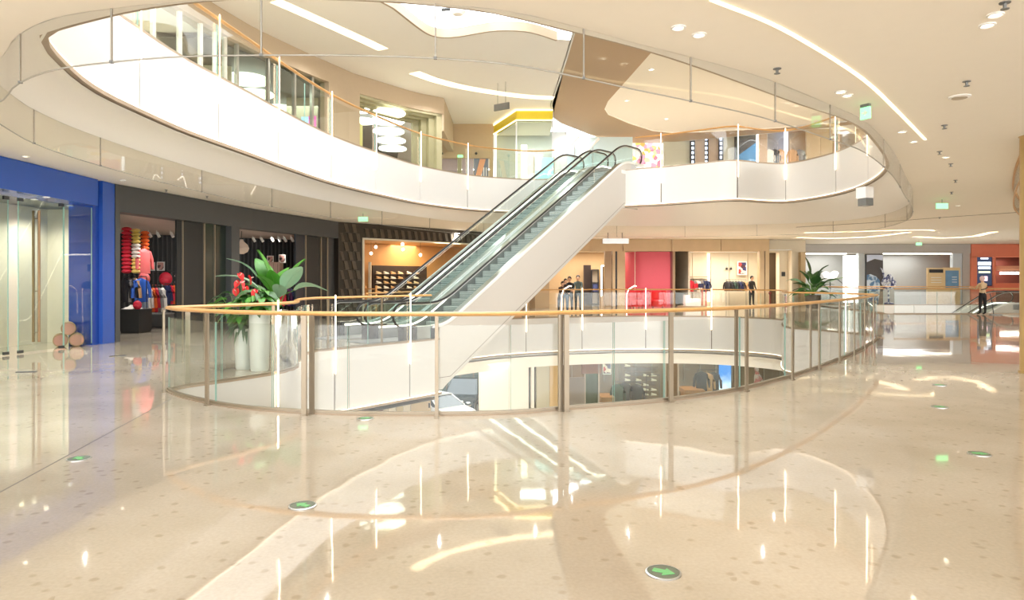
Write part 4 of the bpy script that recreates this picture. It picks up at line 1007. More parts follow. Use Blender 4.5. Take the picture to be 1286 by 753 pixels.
MB().prism([(-7.3, 28.2), (-5.0, 30.0), (-2.2, 33.1), (.2, 36.4), (-.2, 39.5), (-3.2, 36.6), (-8.6, 30.4)], 3.31, 3.34).build('shop_ceiling', mat('amber_ceiling', (214, 168, 112), .6, vary=.05), si)
area('shoe_shop_lamp', (-4.2, 32.8, 3.28), 1.6, 4, 120, (1, .82, .58), (0, 0, .8))
sd = thing('shoe_display', 'dark walnut wall unit with rows of lit shoes in the amber shop', 'display unit', (-6.1, 32.6, 0))
A_, B_ = deep(468, 372, 32.2), deep(536, 372, 34.4); dd = Vector((B_.x-A_.x, B_.y-A_.y)).normalized(); dn_ = Vector((dd.y, -dd.x))
MB().wall2((A_.x, A_.y), (B_.x, B_.y), 0, 2.25, .08).build('back_panel', M_SHELFB, sd)
ym = MB().lathe([(.13, 0), (.13, .02)], (0, 0, 0), 4)
sh_m = MB(); sh_m.box((0, 0, .012), (.28, .1, .024)); sh_m.tube([(-.1, 0, .07), (.0, 0, .06), (.13, 0, .04)], [.055, .05, .035], 8, ry=[.05, .035, .022]); sh_m.tube([(-.1, 0, .07), (-.09, 0, .12)], [.045, .04], 8)
SM = [sh_m.mesh('shoe', mat('shoe_'+n, c, .5)) for n, c in (('cream', (244, 222, 182)), ('white', (248, 240, 226)), ('tan', (222, 178, 124)))]
for r, v in enumerate((343.6, 349.6, 355.6, 361.8, 367.6)):
    for c, u in enumerate((473.5, 482.3, 490.8, 499.8, 511, 520)):
        t = (u-468)/68.0; q = Vector((A_.x, A_.y)).lerp(Vector((B_.x, B_.y)), t)+dn_*.12; z = EYE+(V0-v)*q.y/FPX
        MB().box((q.x, q.y, z-.012), (.34, .2, .018), math.atan2(dd.y, dd.x)).build('shelf_board', M_POST, sd)
        if (r, c) in ((2, 3), (3, 3), (4, 2), (1, 4), (4, 4)): continue
        put('shoe', SM[(r*2+c) % 3], (q.x, q.y, z-.002), '%s shoe, %s in the %s row from the top of the walnut unit' % (SM[(r*2+c) % 3].materials[0].name[5:], ORD[c], ORD[r]), 'shoe', 'shoes in the amber shop', math.atan2(dd.y, dd.x), (1, 1, 1))
pc = deep(464.5, 352, 31.9); MB().box((pc.x, pc.y, 1.2), (.12, .12, 2.4)).build('end_post', M_CREAM, sd)
p = deep(452+9, 362, 30.2)
e = thing('wall_shelving', 'tan shelf unit at the left edge of the amber shop', 'shelf', (p.x+.1, p.y+.3, 0))
for z in (.4, .8, 1.15): MB().box((p.x+.1, p.y+.3, z), (.5, .3, .04)).build('shelf_board', M_AMBER, e)
for dx in (-.14, .34): MB().box((p.x+dx, p.y+.3, .65), (.04, .3, 1.3)).build('side_panel', M_AMBER, e)
for u, v, wh in ((472, 310, 'second from the left'), (505.5, 306.5, 'upper of the middle two'), (506, 313, 'lower of the middle two'), (528, 320, 'rightmost'), (466, 318, 'leftmost')):
    p = deep(u, v, 31.5); e = thing('pendant_light', 'small round pendant in the amber shoe shop, '+wh, 'lamp', (p.x, p.y, 3.31), 0, 'pendants in the amber shop')
    MB().tube([(p.x, p.y, 3.31), (p.x, p.y, p.z)], .008, 5).build('cord', M_DKSTEEL, e); MB().ball(p, .07, 10, 6).build('globe', M_LEDW, e)

# ------------------------------------------------------------------ stone shop fronts at the back
M_STONE = mat('beige_travertine', (198, 174, 138), .5, vary=.14, scale=1.6)
M_STONED = mat('dark_travertine', (158, 134, 104), .5, vary=.14, scale=1.6)
YB = 39.2
e = thing('storefront', 'beige travertine shop fronts with a red hoarding in the middle at the back', 'shop front', (8, YB, 0))
nh = 9
for k in range(nh):
    ua, ub = 690+(967-690)*k/nh, 690+(967-690)*(k+1)/nh
    front(e, 'stone_panel', ua+.1, ub-.1, 3.22, ZCEIL-.01, M_STONE, .4)
for u0, u1, m in ((672, 690, M_STONED), (760, 768, M_STONED), (769, 773, M_STONE), (775, 785.5, M_STONE), (845, 848, M_STONED), (954.5, 960, M_STONE), (961, 968, M_STONE)):
    front(e, 'pillar', u0, u1, 0, 3.22 if u0 > 680 else ZCEIL-.01, m, .4)
front(e, 'joint', 773, 775, 0, 3.22, M_DKSTEEL, .2, .1)
front(e, 'joint', 842.5, 845, 0, 3.22, mat('dark_red_frame', (120, 44, 48), .5), .3, .02)
M_HOARD = mat('red_hoarding', (206, 84, 100), .5, vary=.03)
hp = [fpt(785.6, 1.5), fpt(789, .9), fpt(795, .45), fpt(802, .2), fpt(812, .12), fpt(842.5, .12)]
whole(MB().ribbon(catmull([(p.x, p.y) for p in hp], False, 5), .0, 3.2, .06), 'hoarding', M_HOARD, 'plain pinkish red hoarding closing a stone shop front', 'hoarding', (hp[4].x, hp[4].y, 0), smooth=True)
M_REDC = mat('red_upholstery', (206, 34, 40), .5, vary=.06)
def tub_chair(u, Y, label, rz):
    p = deep(u, 380, Y); e = thing('tub_chair', label, 'chair', (p.x, Y, 0), rz, 'red chairs')
    mb = MB(); o = [(.42*math.cos(t), .40*math.sin(t)) for t in [PI*(-.15)+PI*1.3*k/12 for k in range(13)]]
    mb.ribbon(o, .12, .98, .12); mb.build('backrest', M_REDC, e, True, smooth=True)
    MB().lathe([(.36, .12), (.4, .2), (.4, .42), (.34, .48)], (0, 0, 0), 20).build('seat', M_REDC, e, True, smooth=True)
    lg = MB().lathe([(.02, 0), (.025, .13)], (0, 0, 0), 8).mesh('leg', M_DKSTEEL)
    for x, y in ((.25, .25), (-.25, .25), (.25, -.25), (-.25, -.25)): part('leg', lg, e, (x, y, 0))
tub_chair(799, 36.6, 'red tub chair left in front of the red hoarding', .2); tub_chair(826, 36.8, 'red tub chair right in front of the red hoarding', -.2)

# left stone shop
si = thing('shop_interior', 'warm beige shop interior seen behind the group of shoppers', 'room', (5, 42, 0))
MB().box((4.4, 43.2, 1.65), (7.0, .1, 3.3)).build('back_wall', mat('warm_beige_wall', (214, 188, 150), .7, vary=.04), si)
MB().box((7.2, 41.3, 1.65), (.1, 3.7, 3.3)).build('side_wall', M_CREAM, si)
MB().box((4.2, 41.3, 3.32), (6.2, 3.6, .04)).build('shop_ceiling', M_CREAM, si)
area('stone_shop_lamp', (4.6, 41, 3.25), 4, 2, 100, (1, .84, .66))
a = deep(733, 384, 42.6); b = deep(742, 334, 42.6)
whole(MB().ribbon([(a.x+(b.x-a.x)*k/16, 42.6+.05*(-1)**k) for k in range(17)], 0, 2.5, .03), 'curtain', mat('grey_curtain', (112, 100, 100), .9), 'grey brown curtain behind the shoppers', 'curtain', (a.x, 42.6, 0))
a = deep(743, 384, 42.4); b = deep(751.5, 338, 42.4); w = b.x-a.x
e = thing('display_cabinet', 'tall dark framed glass display cabinet right of the curtain', 'cabinet', ((a.x+b.x)/2, 42.4, 0))
for dx in (-w/2, w/2): MB().box((dx, 0, 1.1), (.05, .4, 2.2)).build('frame', M_DKSTEEL, e, True)
for z in (.05, .8, 1.4, 2.2): MB().box((0, 0, z), (w, .4, .05)).build('shelf_board', M_DKSTEEL, e, True)
MB().box((0, .18, 1.1), (w, .03, 2.2)).build('back_panel', M_CREAM, e, True)
MB().box((0, -.05, 1.08), (w*.7, .2, .5)).build('contents', mat('blue_goods', (70, 84, 140), .6), e, True)
a = deep(755.5, 372, 42.3); b = deep(761, 333.5, 42.3)
e = thing('mirror', 'tall mirror with a lit white frame beside the stone pillar', 'mirror', ((a.x+b.x)/2, 42.3, 0))
zc, h, w = (a.z+b.z)/2, b.z-a.z, b.x-a.x
MB().box((0, .02, zc), (w, .02, h)).build('glass', M_CHROME, e, True)
for dx in (-w/2, w/2): MB().box((dx, 0, zc), (.06, .04, h)).build('frame', M_LEDW, e, True)
MB().box((0, 0, zc+h/2), (w, .04, .06)).build('frame', M_LEDW, e, True)
a = deep(759, 384, 42.3); MB().box((0, .0, .3), (w, .06, .6)).build('stand', M_STONED, e, True)
for u, lab, m in ((679, 'pinkish window display left of the shoppers', mat('dusty_pink', (172, 130, 118), .7)), ):
    p = fpt(u, .2); whole(MB().box((p.x+.1, p.y+.6, 1.2), (1.0, .3, 2.4)), 'window_display', m, lab, 'display', (p.x+.1, p.y+.6, 0))

# right stone shop with clothes
si = thing('shop_interior', 'bright cream clothes shop interior right of the red hoarding', 'room', (12, 42, 0))
xa, xb = deep(846, 352, 43.5).x, deep(962, 352, 43.5).x
for k in range(5):
    q0, q1 = xa+(xb-xa)*k/5, xa+(xb-xa)*(k+1)/5
    MB().box(((q0+q1)/2, 43.5, 1.65), (q1-q0-.03, .08, 3.3)).build('wall_panel', M_CREAM, si)
MB().box(((xa+xb)/2, 43.6, 1.65), (xb-xa, .06, 3.3)).build('back_wall', M_CREAM, si)
MB().box((xb+.05, 41.5, 1.65), (.1, 4, 3.3)).build('side_wall', M_CREAM, si); MB().box((xa-.05, 41.5, 1.65), (.1, 4, 3.3)).build('side_wall', M_CREAM, si)
MB().box(((xa+xb)/2, 41.5, 3.32), (xb-xa, 4, .04)).build('shop_ceiling', M_WHITE, si)
p = deep(890, 345, 43.4); MB().box((p.x, 43.42, 1.7), (.16, .04, 3.1)).build('light_strip', M_SLOT, si)
area('clothes_shop_lamp', ((xa+xb)/2, 41, 3.25), 4, 2, 140, (1, .88, .72))
picture(860, 333.5, 347, 43.2, .5, 'leaning photograph at the left end of the cream clothes shop shelf', ART1)
ART2 = art_mat('red_photo_print', [(200, 70, 70), (80, 50, 60), (236, 220, 210), (60, 60, 110)], 5, 3)
picture(932, 328, 345, 43.2, .62, 'red framed photograph high on the cream wall above the dark jackets', ART2)
shelf(849, 890, 347.5, 43.1, 'brown wall shelf over the colourful clothes', .4, M_STONED)
G2 = 'clothes in the cream clothes shop'
rail(849, 350.5, 892, 350.5, 43.0, 'long clothes rail under the brown wall shelf')
cl = [J_BLK, J_WHT, J_BLK, J_RED, J_RED, J_GRY, J_WHT, J_GRY, J_NVY, J_NVY]
nm = {'fabric_black': 'black', 'fabric_white': 'white', 'fabric_red': 'red', 'fabric_grey': 'grey', 'fabric_navy': 'navy'}
od = ['first', 'second', 'third', 'fourth', 'fifth', 'sixth', 'seventh', 'eighth', 'ninth', 'tenth']
for k, m in enumerate(cl): jacket(851+4.1*k, 352, 43.0, m, '%s jacket, %s from the left on the long rail under the brown shelf' % (nm[m.name], od[k]), G2, .9, 1.0)
rail(912, 351, 937, 351, 42.6, 'clothes rail with dark jackets under the red photograph')
for k, m in enumerate([J_BLK, J_BLK, J_GRN, J_BLK, J_NVY, J_BLK, J_TAN]):
    jacket(913.5+3.6*k, 353, 42.6, m, '%s jacket, %s from the left on the rail under the red photograph' % (m.name[7:].replace('_', ' '), od[k]), G2, .9, 1.0, length=.62)
def table(u0, u1, vt, Y, m, label, dep=.9):
    a = deep(u0, vt, Y); b = deep(u1, vt, Y); w = b.x-a.x; e = thing('display_table', label, 'table', ((a.x+b.x)/2, Y, 0))
    MB().box((0, 0, a.z-.025), (w, dep, .05)).build('table_top', m, e, True)
    lg = MB().box((0, 0, (a.z-.05)/2), (.05, .05, a.z-.05)).mesh('leg', m)
    for x in (-w/2+.04, w/2-.04):
        for y in (-dep/2+.04, dep/2-.04): part('leg', lg, e, (x, y, 0))
    return e
table(856, 885, 362.5, 41.2, M_REDC, 'red display table in the cream clothes shop')
for k, (u, m) in enumerate(((860, J_RED), (866, J_RED), (873, J_RED), (880, J_NVY))):
    folded(u, 362.5, 41.2, .26, .3, m, '%s folded stack, %s on the red display table' % (m.name[7:], od[k]))
p = deep(866.5, 385, 38)
e = thing('display_plinth', 'white stepped display plinth on a round brown base before the cream clothes shop', 'plinth', (p.x, 37.6, 0))
MB().lathe([(.78, 0), (.8, .04), (.78, .12)], (0, 0, 0), 28).build('round_base', M_STONED, e, True)
MB().box((0, 0, .32), (.84, .5, .42)).build('body', M_WHITE, e, True); MB().box((-.28, 0, .62), (.24, .5, .2)).build('upper_block', M_WHITE, e, True)
for u, k in ((912.6, 'left'), (918, 'right')):
    p = deep(u, 338.5, 43.3); whole(MB().box((0, 0, .06), (.11, .1, .13)).tube([(-.04, 0, .12), (0, 0, .2), (.04, 0, .12)], .01, 5), 'handbag', M_BLACK, '%s of two tiny dark handbags on the cream wall' % k, 'bag', p, local=True)

# recessed dark doorway and beige wall piece
e = thing('wall_recess', 'beige wall piece with a dark recessed doorway left of the grey shop', 'wall', (16, 40, 0))
x0, x1, x2, x3 = [(u-U0)/FPX*40 for u in (968, 979, 1003, 1009)]
MB().box(((x0+x1)/2, 41.0, 1.6), (x1-x0+.3, .1, 3.2)).build('door_panel', mat('dark_bronze_door', (92, 74, 56), .4), e)
MB().box(((x1+x2)/2, 40.2, 1.6), (x2-x1, .3, 3.2)).build('wall_panel', M_CREAM, e)
MB().box(((x2+x3)/2, 40.0, 1.6), (x3-x2, .6, 3.2)).build('pillar', M_STONE, e)
MB().box(((x0+x3)/2, 40.2, 3.55), (x3-x0+.2, .5, .72)).build('header', M_CREAM, e)
p = deep(984, 344, 40.0); MB().box((p.x, 40.03, p.z), (.2, .05, .26)).build('wall_box', M_DKSTEEL, e)
p = deep(967, 372, 38.6); whole(MB().tube([(0, 0, 0), (0, 0, .7)], .05, 10).ball((0, 0, .8), .09, 10, 6), 'bollard', mat('dark_red_paint', (110, 40, 36), .5), 'dark red bollard at the corner of the stone shop front', 'bollard', (p.x, 38.6, 0), local=True)

# grey shop and orange shop far right
M_GREYS = mat('grey_fascia', (190, 186, 182), .5, vary=.03)
YG = 44.5
gx = lambda u, Y=YG: (u-U0)/FPX*Y
e = thing('storefront', 'wide grey shop front with white interior behind the far right balustrade', 'shop front', (gx(1110), YG, 0))
MB().box(((gx(1008)+gx(1219))/2, YG+.2, 3.615), (gx(1219)-gx(1008), .4, .61)).build('header', M_GREYS, e)
for u0, u1, m in ((1079, 1086, M_WALLG), (1198, 1209.5, mat('pale_blue_panel', (206, 216, 226), .5)), (1210, 1219.5, M_GREYS)):
    MB().box(((gx(u0)+gx(u1))/2, YG+.25, 1.66), (gx(u1)-gx(u0), .3, 3.32)).build('pillar', m, e)
MB().box(((gx(1008)+gx(1064))/2, YG+.1, 3.29), (gx(1064)-gx(1008), .06, .05)).build('light_strip', M_LEDW, e)
MB().box(((gx(1110)+gx(1196))/2, YG+.1, 3.29), (gx(1196)-gx(1110), .06, .05)).build('light_strip', M_LEDW, e)
MB().box(((gx(1008)+gx(1219))/2, 47.2, 1.66), (13, .1, 3.32)).build('back_wall', mat('mid_grey_wall', (172, 174, 172), .7, vary=.03), e)
area('grey_shop_lamp', (gx(1040), 45.8, 3.28), 3, 2, 34, (1, .98, .95)); area('grey_shop_lamp', (gx(1150), 45.8, 3.28), 3, 2, 45, (1, .98, .95))
whole(MB().box((gx(1071), YG+.3, 1.62), (gx(1078.5)-gx(1064), .5, 3.1)), 'light_box', mat('glowing_white_panel', (255, 255, 252), .5, emit=1.3, vary=0), 'tall glowing white light box in the grey shop front', 'light box', (gx(1071), YG+.3, .07))
def wave_mat(name, c1, c2, scale, dist):
    m = bpy.data.materials.new(name); m.use_nodes = True; nt = m.node_tree; b = nt.nodes['Principled BSDF']
    tc = nt.nodes.new('ShaderNodeTexCoord'); w = nt.nodes.new('ShaderNodeTexNoise'); w.inputs['Scale'].default_value = scale; w.inputs['Distortion'].default_value = dist
    r = nt.nodes.new('ShaderNodeValToRGB'); r.color_ramp.elements[0].position = .46; r.color_ramp.elements[1].position = .56
    r.color_ramp.elements[0].color = L3(c1); r.color_ramp.elements[1].color = L3(c2)
    nt.links.new(tc.outputs['Object'], w.inputs['Vector']); nt.links.new(w.outputs['Fac'], r.inputs[0]); nt.links.new(r.outputs[0], b.inputs['Base Color']); b.inputs['Roughness'].default_value = .3
    return m
o = whole(MB().box((gx(1097), YG-.05, 1.64), (gx(1108)-gx(1086.5), .14, 3.26)), 'poster', M_DKSTEEL, 'tall dark poster with a pale blue wave in the grey shop front', 'poster', (gx(1097), YG-.05, .01))
MB().box((gx(1097), YG-.125, 1.64), (gx(1107.5)-gx(1087), .01, 3.2)).build('print', mat('poster_ground', (84, 80, 82), .4), o)
z = lambda v, Y=YG: EYE+(V0-v)*Y/FPX
wv = MB(); wv.prism([(0, 0)]*0 or [(gx(1087.3), z(345)), (gx(1092), z(344)), (gx(1099), z(347)), (gx(1103.5), z(352)), (gx(1104), z(362)), (gx(1101), z(385)), (gx(1087.3), z(385))], 0, .006)
wv.v = [(x, YG-.133-zz, y) for x, y, zz in wv.v]; wv.build('wave_shape', wave_mat('wave_print', (90, 128, 170), (206, 222, 238), 3, 1), o)
wv = MB(); wv.prism([(gx(1087.3), z(320)), (gx(1107.3), z(320)), (gx(1107.3), z(327)), (gx(1097), z(325)), (gx(1087.3), z(329))], 0, .006)
wv.v = [(x, YG-.133-zz, y) for x, y, zz in wv.v]; wv.build('cloud_shape', mat('cloud_print', (212, 222, 246), .4), o)
sculpt = MB(); random.seed(3)
for k in range(9):
    a = k*.7; sculpt.ball((gx(1114)+.33*math.cos(a), YG-.2+.12*math.sin(2*a), 1.35+.28*math.sin(a)+.06*(k % 3)), (.17, .14, .2), 9, 6)
sculpt.tube([(gx(1110), YG-.2, 1.5), (gx(1106), YG-.2, 2.2), (gx(1103), YG-.25, 2.35)], [.09, .06, .03], 8)
sculpt.tube([(gx(1114), YG-.2, .1), (gx(1114), YG-.2, 1.2)], .06, 8); sculpt.lathe([(.3, 0), (.3, .06), (.08, .12)], (gx(1114), YG-.2, 0), 16)
whole(sculpt, 'sculpture', wave_mat('blue_white_glaze', (64, 74, 130), (226, 232, 244), 5, .5), 'blue and white patterned sculpture beside the dark poster', 'sculpture', (gx(1114), YG-.2, 0), smooth=True)
# stepped wooden notice board
e = thing('notice_board', 'pale wooden double notice board standing in the grey shop front', 'board', (gx(1178), YG-.6, 0))
M_PLY = mat('pale_plywood', (232, 206, 160), .6, vary=.06)
for u0, u1, vt, n in ((1157, 1178.5, 336.5, 0), (1179, 1199.5, 336, 1)):
    zt = z(vt); w = gx(u1)-gx(u0)
    p_ = MB().box(((gx(u0)+gx(u1))/2, YG-.6+.15*n, zt/2), (w, .12, zt)).build('board_panel', M_PLY, e)
    MB().box(((gx(u0)+gx(u1))/2, YG-.67+.15*n, zt-.2*(1-n)-.75*n), (w*.8, .01, .22+.9*n)).build('sheet', M_DKSTEEL if n == 0 else mat('blue_print', (116, 160, 200), .5, vary=.2, scale=3), p_)
    for k in range(3): MB().box(((gx(u0)+gx(u1))/2+(.15*n), YG-.67+.15*n-.008*n, zt-.62-.16*k), (w*(.6 if n == 0 else .3), .01, .04)).build('text_line', M_WHITE, p_)
p = deep(1043, 346, 44.2); e = thing('neon_sign', 'glowing white rounded neon sign in the left part of the grey shop', 'sign', p)
mb = MB().ball((0, 0, 0), (.45, .05, .18), 14, 6); mb.ball((-.3, 0, .12), (.22, .05, .14), 10, 6).ball((.28, 0, .14), (.25, .05, .16), 10, 6); mb.build('tube', M_LEDW, e, True)
MB().tube([(-.8, 0, -.4), (-.3, 0, -.15), (.4, 0, -.2), (1.1, 0, -.75)], .02, 6).build('cable', M_DKSTEEL, e, True)
MB().box((0, .05, -(.2+p.z)/2), (.06, .06, p.z-.2)).build('stand', M_DKSTEEL, e, True)
MB().box((0, .05, -p.z+.02), (.4, .3, .04)).build('foot', M_DKSTEEL, e, True)
M_ORANGE = mat('orange_shop_cladding', (240, 142, 112), .5, vary=.04)
e = thing('storefront', 'orange clad food shop front at the far right edge', 'shop front', (gx(1255), YG, 0))
MB().box(((gx(1219.6)+gx(1330))/2, YG+.2, 3.49), (gx(1330)-gx(1219.6), .5, .85)).build('header', M_ORANGE, e)
for u0, u1 in ((1219.6, 1226.5), (1247, 1250)): MB().box(((gx(u0)+gx(u1))/2, YG+.2, 1.55), (gx(u1)-gx(u0), .5, 3.1)).build('pillar', M_ORANGE, e)
MB().box((gx(1236.8), YG+.3, .5), (gx(1247)-gx(1226.5), .3, 1.0)).build('base_panel', M_ORANGE, e)
MB().box((gx(1290), 47, 1.6), (6.5, .1, 3.2)).build('back_wall', mat('dark_red_brown', (106, 56, 44), .6), e)
MB().box((gx(1285), YG+.9, 1.1), (4, .5, .5)).build('counter_front', M_ORANGE, e)
MB().box((gx(1285), YG+.9, 2.35), (4, .5, .3)).build('canopy', mat('tan_canopy', (206, 160, 130), .6), e)
for k in range(5): MB().box((gx(1266+5*k), YG+.6, 2.02), (.22, .03, .16)).build('light_panel', M_LEDW, e)
area('orange_shop_lamp', (gx(1275), 45.8, 3.05), 2, 1.5, 60, (1, .8, .7))
sc_ = whole(MB().box((gx(1237), YG+.12, z(340)), (gx(1246.5)-gx(1227), .1, 2.0)), 'menu_screen', M_DKSTEEL, 'upright lit menu screen beside the orange shop opening', 'screen', (gx(1237), YG+.12, z(340)-1))
MB().box((gx(1237), YG+.06, z(340)), (gx(1246)-gx(1227.6), .01, 1.9)).build('display', mat('screen_navy', (52, 62, 86), .3, emit=.5, vary=0), sc_)
for dz, h, w, c in ((.82, .1, .5, (220, 230, 240)), (.48, .22, .85, (236, 244, 250)), (.2, .16, .8, (226, 236, 244)), (-.08, .12, .75, (206, 222, 160)), (-.5, .3, .4, (226, 190, 200))):
    MB().box((gx(1237), YG+.05, z(340)+dz), (w, .012, h)).build('screen_block', mat('screen_%d' % int(c[2]*7+h*100), c, .3, emit=1.2, vary=0), sc_)
p = deep(1261, 340, 44.6)

# far right opening: fascia, balustrades
PV = Path(V2, True)
fascia('trim_9', PV, [], -.005, -1.38, -1)
balustrade('far right balustrade of frameless glass beside the standing person', PV, 0.3, (Vector(V2[1])-Vector(V2[0])).length-.2, 0, [], -1)
balustrade('farthest balustrade on the other side of the far right opening', PV, PV.L-(Vector(V2[3])-Vector(V2[0])).length-(Vector(V2[3])-Vector(V2[2])).length+.3, PV.L-.4, 0, [], -1)
# bronze column and rim of another opening at the right edge
q = Vector(((1284.3-U0)/FPX*11.2, 11.2))
whole(MB().lathe([(.24, 0), (.24, .02), (.22, .03), (.22, ZCEIL-.02), (.24, ZCEIL-.005)], (0, 0, 0), 30), 'column', mat('brass_column', (196, 166, 112), .35, .5, vary=.05), 'brass clad round column cut by the right edge of the picture', 'column', (q.x+.22, q.y, 0), smooth=True, local=True)
rimp = catmull([tuple(at(u, v, ZCEIL)[:2]) for u, v in ((1300, 168), (1284, 190), (1275, 214), (1273, 235), (1278, 246), (1288, 256), (1305, 262))], False, 5)
sb2 = thing('smoke_barrier', 'curved golden edged glass barrier hanging at the right edge of the picture', 'smoke barrier', (rimp[15].x, rimp[15].y, ZCEIL))
MB().ribbon(rimp, ZCEIL-.47, ZCEIL-.02, .012).build('glass_pane', M_GLASSB, sb2, smooth=True)
MB().ribbon(rimp, ZCEIL-.05, ZCEIL-.005, .05).build('top_rail', M_WOOD, sb2, smooth=True); MB().ribbon(rimp, ZCEIL-.49, ZCEIL-.465, .03).build('edge_rail', M_WOOD, sb2, smooth=True)

# ------------------------------------------------------------------ lower level seen through the opening
ZL = -5.5
LP = Path(list(reversed(offset(P0.sub(far_a-1.5, esc0-.5, .5), 1.5))))        # left to right along the lower shop line
def lfront(parent, name, u0, u1, z0, z1, m, t=.12, back=0.0):
    a, b = fd(u0, LP), fd(u1, LP); p = [q-LP.nrm(min(max(a+(b-a)*i/6, .05), LP.L-.05))*(back+t/2) for i, q in enumerate([LP.pt(a+(b-a)*k/6) for k in range(7)])]
    return MB().ribbon(p, z0, z1, t).build(name, m, parent)
M_LBROWN = mat('brown_shop_wall', (128, 108, 82), .6, vary=.08); M_LOAK = mat('oak_table', (184, 128, 78), .5, vary=.1)
e = thing('storefront', 'lower floor line of cream panels and a glazed brown clothes shop', 'shop front', (4, 29.5, ZL))
for u0, u1, m in ((603, 664, M_CEIL), (667, 671, M_CEIL), (674, 690, mat('sage_panel', (200, 194, 170), .6)), (690.5, 701, mat('straw_panel', (214, 184, 138), .6)), (702, 712, M_LBROWN)):
    lfront(e, 'wall_panel', u0, u1, ZL, -1.9, m)
for u0, u1 in ((664.3, 666.8), (671.3, 673.8)): lfront(e, 'dark_slot', u0, u1, ZL, -1.9, M_BLACK, .05, .1)
lfront(e, 'door', 713, 734, ZL, -2.75, mat('grey_brown_door', (122, 112, 98), .5)); lfront(e, 'header', 731, 755, -2.6, -1.9, mat('red_brown_beam', (126, 88, 60), .5))
for u in (734.5, 752, 836, 852): lfront(e, 'mullion', u-1, u+1, ZL, -1.9, M_POST, .1)
for u0, u1 in ((753, 794), (794.5, 835), (853, 920), (921, 984)): lfront(e, 'glass_pane', u0, u1, ZL, -1.95, M_GLASSD, .014, .05)
lfront(e, 'green_glass_pane', 735.5, 751, ZL, -2.6, glass('green_glass', (170, 206, 176), .8), .014, .05)
li = thing('shop_interior', 'brown lower floor clothes shop interior behind the glass', 'room', (7, 33, ZL))
MB().wall2((1.5, 33.9), (15, 33.9), ZL, -1.7, .1).build('back_wall', M_LBROWN, li)
for k in range(14): MB().box((3.0+.8*k, 33.85, -2.6), (.04, .06, 1.8)).build('batten', M_POST, li)
area('lower_shop_lamp', (6, 31.8, -1.75), 8, 1.6, 85, (1, .85, .66)); area('lower_hall_lamp', (-3, 29, -1.75), 6, 5, 95, (1, .95, .88))
def L(u, v, Y): return deep(u, v, Y)
def ltable(u0, u1, vt, Y, label):
    a = L(u0, vt, Y); b = L(u1, vt, Y); w = b.x-a.x; h = a.z-ZL; e = thing('display_table', label, 'table', ((a.x+b.x)/2, Y, ZL))
    MB().box((0, 0, h-.1), (w, 1.2, .2)).build('table_top', M_LOAK, e, True); MB().box((0, 0, (h-.2)/2), (w*.86, 1.0, h-.2)).build('body', M_LOAK, e, True)
ltable(753, 770, 496, 32.0, 'oak display block on the lower floor beside the dark clothes'); ltable(856, 881, 487, 32.0, 'oak display block on the lower floor beside the coats')
p = L(764, 462, 33.2); o = whole(MB().box((p.x, 33.7, p.z), (.42, .05, .75)), 'wall_picture', M_WHITE, 'lit white and red picture on the lower floor wall', 'picture', (p.x, 33.7, p.z-.37)); MB().box((p.x, 33.67, p.z), (.36, .01, .66)).build('print', ART2, o)
G3 = 'clothes on the lower floor'
for u, v, m, l in ((776, 482, J_GRN, 'dark green coat left of two on the lower floor'), (784, 480, J_BLK, 'black coat right of two on the lower floor'), (800, 482, J_BLK, 'black jacket before the shoe wall on the lower floor'), (881, 466, J_BLK, 'black coat leftmost beside the blue screen'), (888, 468, J_TAN, 'tan coat in the middle beside the blue screen'), (896, 467, J_BLK, 'black coat rightmost beside the blue screen')):
    jacket(u, v, 31.9, m, l, G3, 1.2, 1.3, 'coat', 'coat')
a = L(772, 478, 31.9); rail(772, 479, 804, 479, 31.9, 'black clothes rail on the lower floor', ZL); rail(876, 464, 901, 464, 31.9, 'black clothes rail beside the blue screen', ZL)
SMW = SM[1]
for r, v in enumerate((460, 466, 472, 478, 484, 490, 496)):
    for c, u in enumerate((788, 802, 811, 821)):
        if (r < 2 and c > 0) or (r*4+c) % 5 == 4: continue
        p = L(u, v, 33.6); put('shoe', SMW, (p.x, p.y, p.z), '%s pale shoe from the top in the %s column of the lower floor shoe wall' % (od[r], od[c]), 'shoe', 'shoes on the lower floor wall', .2)
e = thing('shoe_wall', 'brown lower floor shoe wall with thin boards', 'display unit', (7, 33.75, ZL))
for v in (460, 466, 472, 478, 484, 490, 496):
    a, b = L(785, v, 33.65), L(826, v, 33.65); MB().box(((a.x+b.x)/2, 33.66, a.z-.02), (b.x-a.x, .26, .025)).build('shelf_board', M_LBROWN, e)
rail(812, 470.5, 828, 470.5, 31.5, 'thin white frame rail before the shoe wall on the lower floor', ZL)
p = L(910, 471, 32.5)
sc_ = whole(MB().box((p.x, 32.5, p.z), (.62, .1, 1.55)), 'display_screen', M_DKSTEEL, 'upright screen glowing blue to white on the lower floor', 'screen', (p.x, 32.5, p.z-.78))
gm = bpy.data.materials.new('blue_screen_image'); gm.use_nodes = True; nt = gm.node_tree; b = nt.nodes['Principled BSDF']
tc = nt.nodes.new('ShaderNodeTexCoord'); sx = nt.nodes.new('ShaderNodeSeparateXYZ'); mr = nt.nodes.new('ShaderNodeMapRange'); mr.inputs[1].default_value = -.2; mr.inputs[2].default_value = 1.4
nzz = nt.nodes.new('ShaderNodeTexNoise'); nzz.inputs['Scale'].default_value = 4; ad = nt.nodes.new('ShaderNodeMath'); ad.operation = 'MULTIPLY_ADD'; ad.inputs[1].default_value = .5
r = nt.nodes.new('ShaderNodeValToRGB'); r.color_ramp.elements[0].color = L3((232, 244, 250)); r.color_ramp.elements[1].color = L3((28, 130, 220)); r.color_ramp.elements[0].position = .45; r.color_ramp.elements[1].position = .95
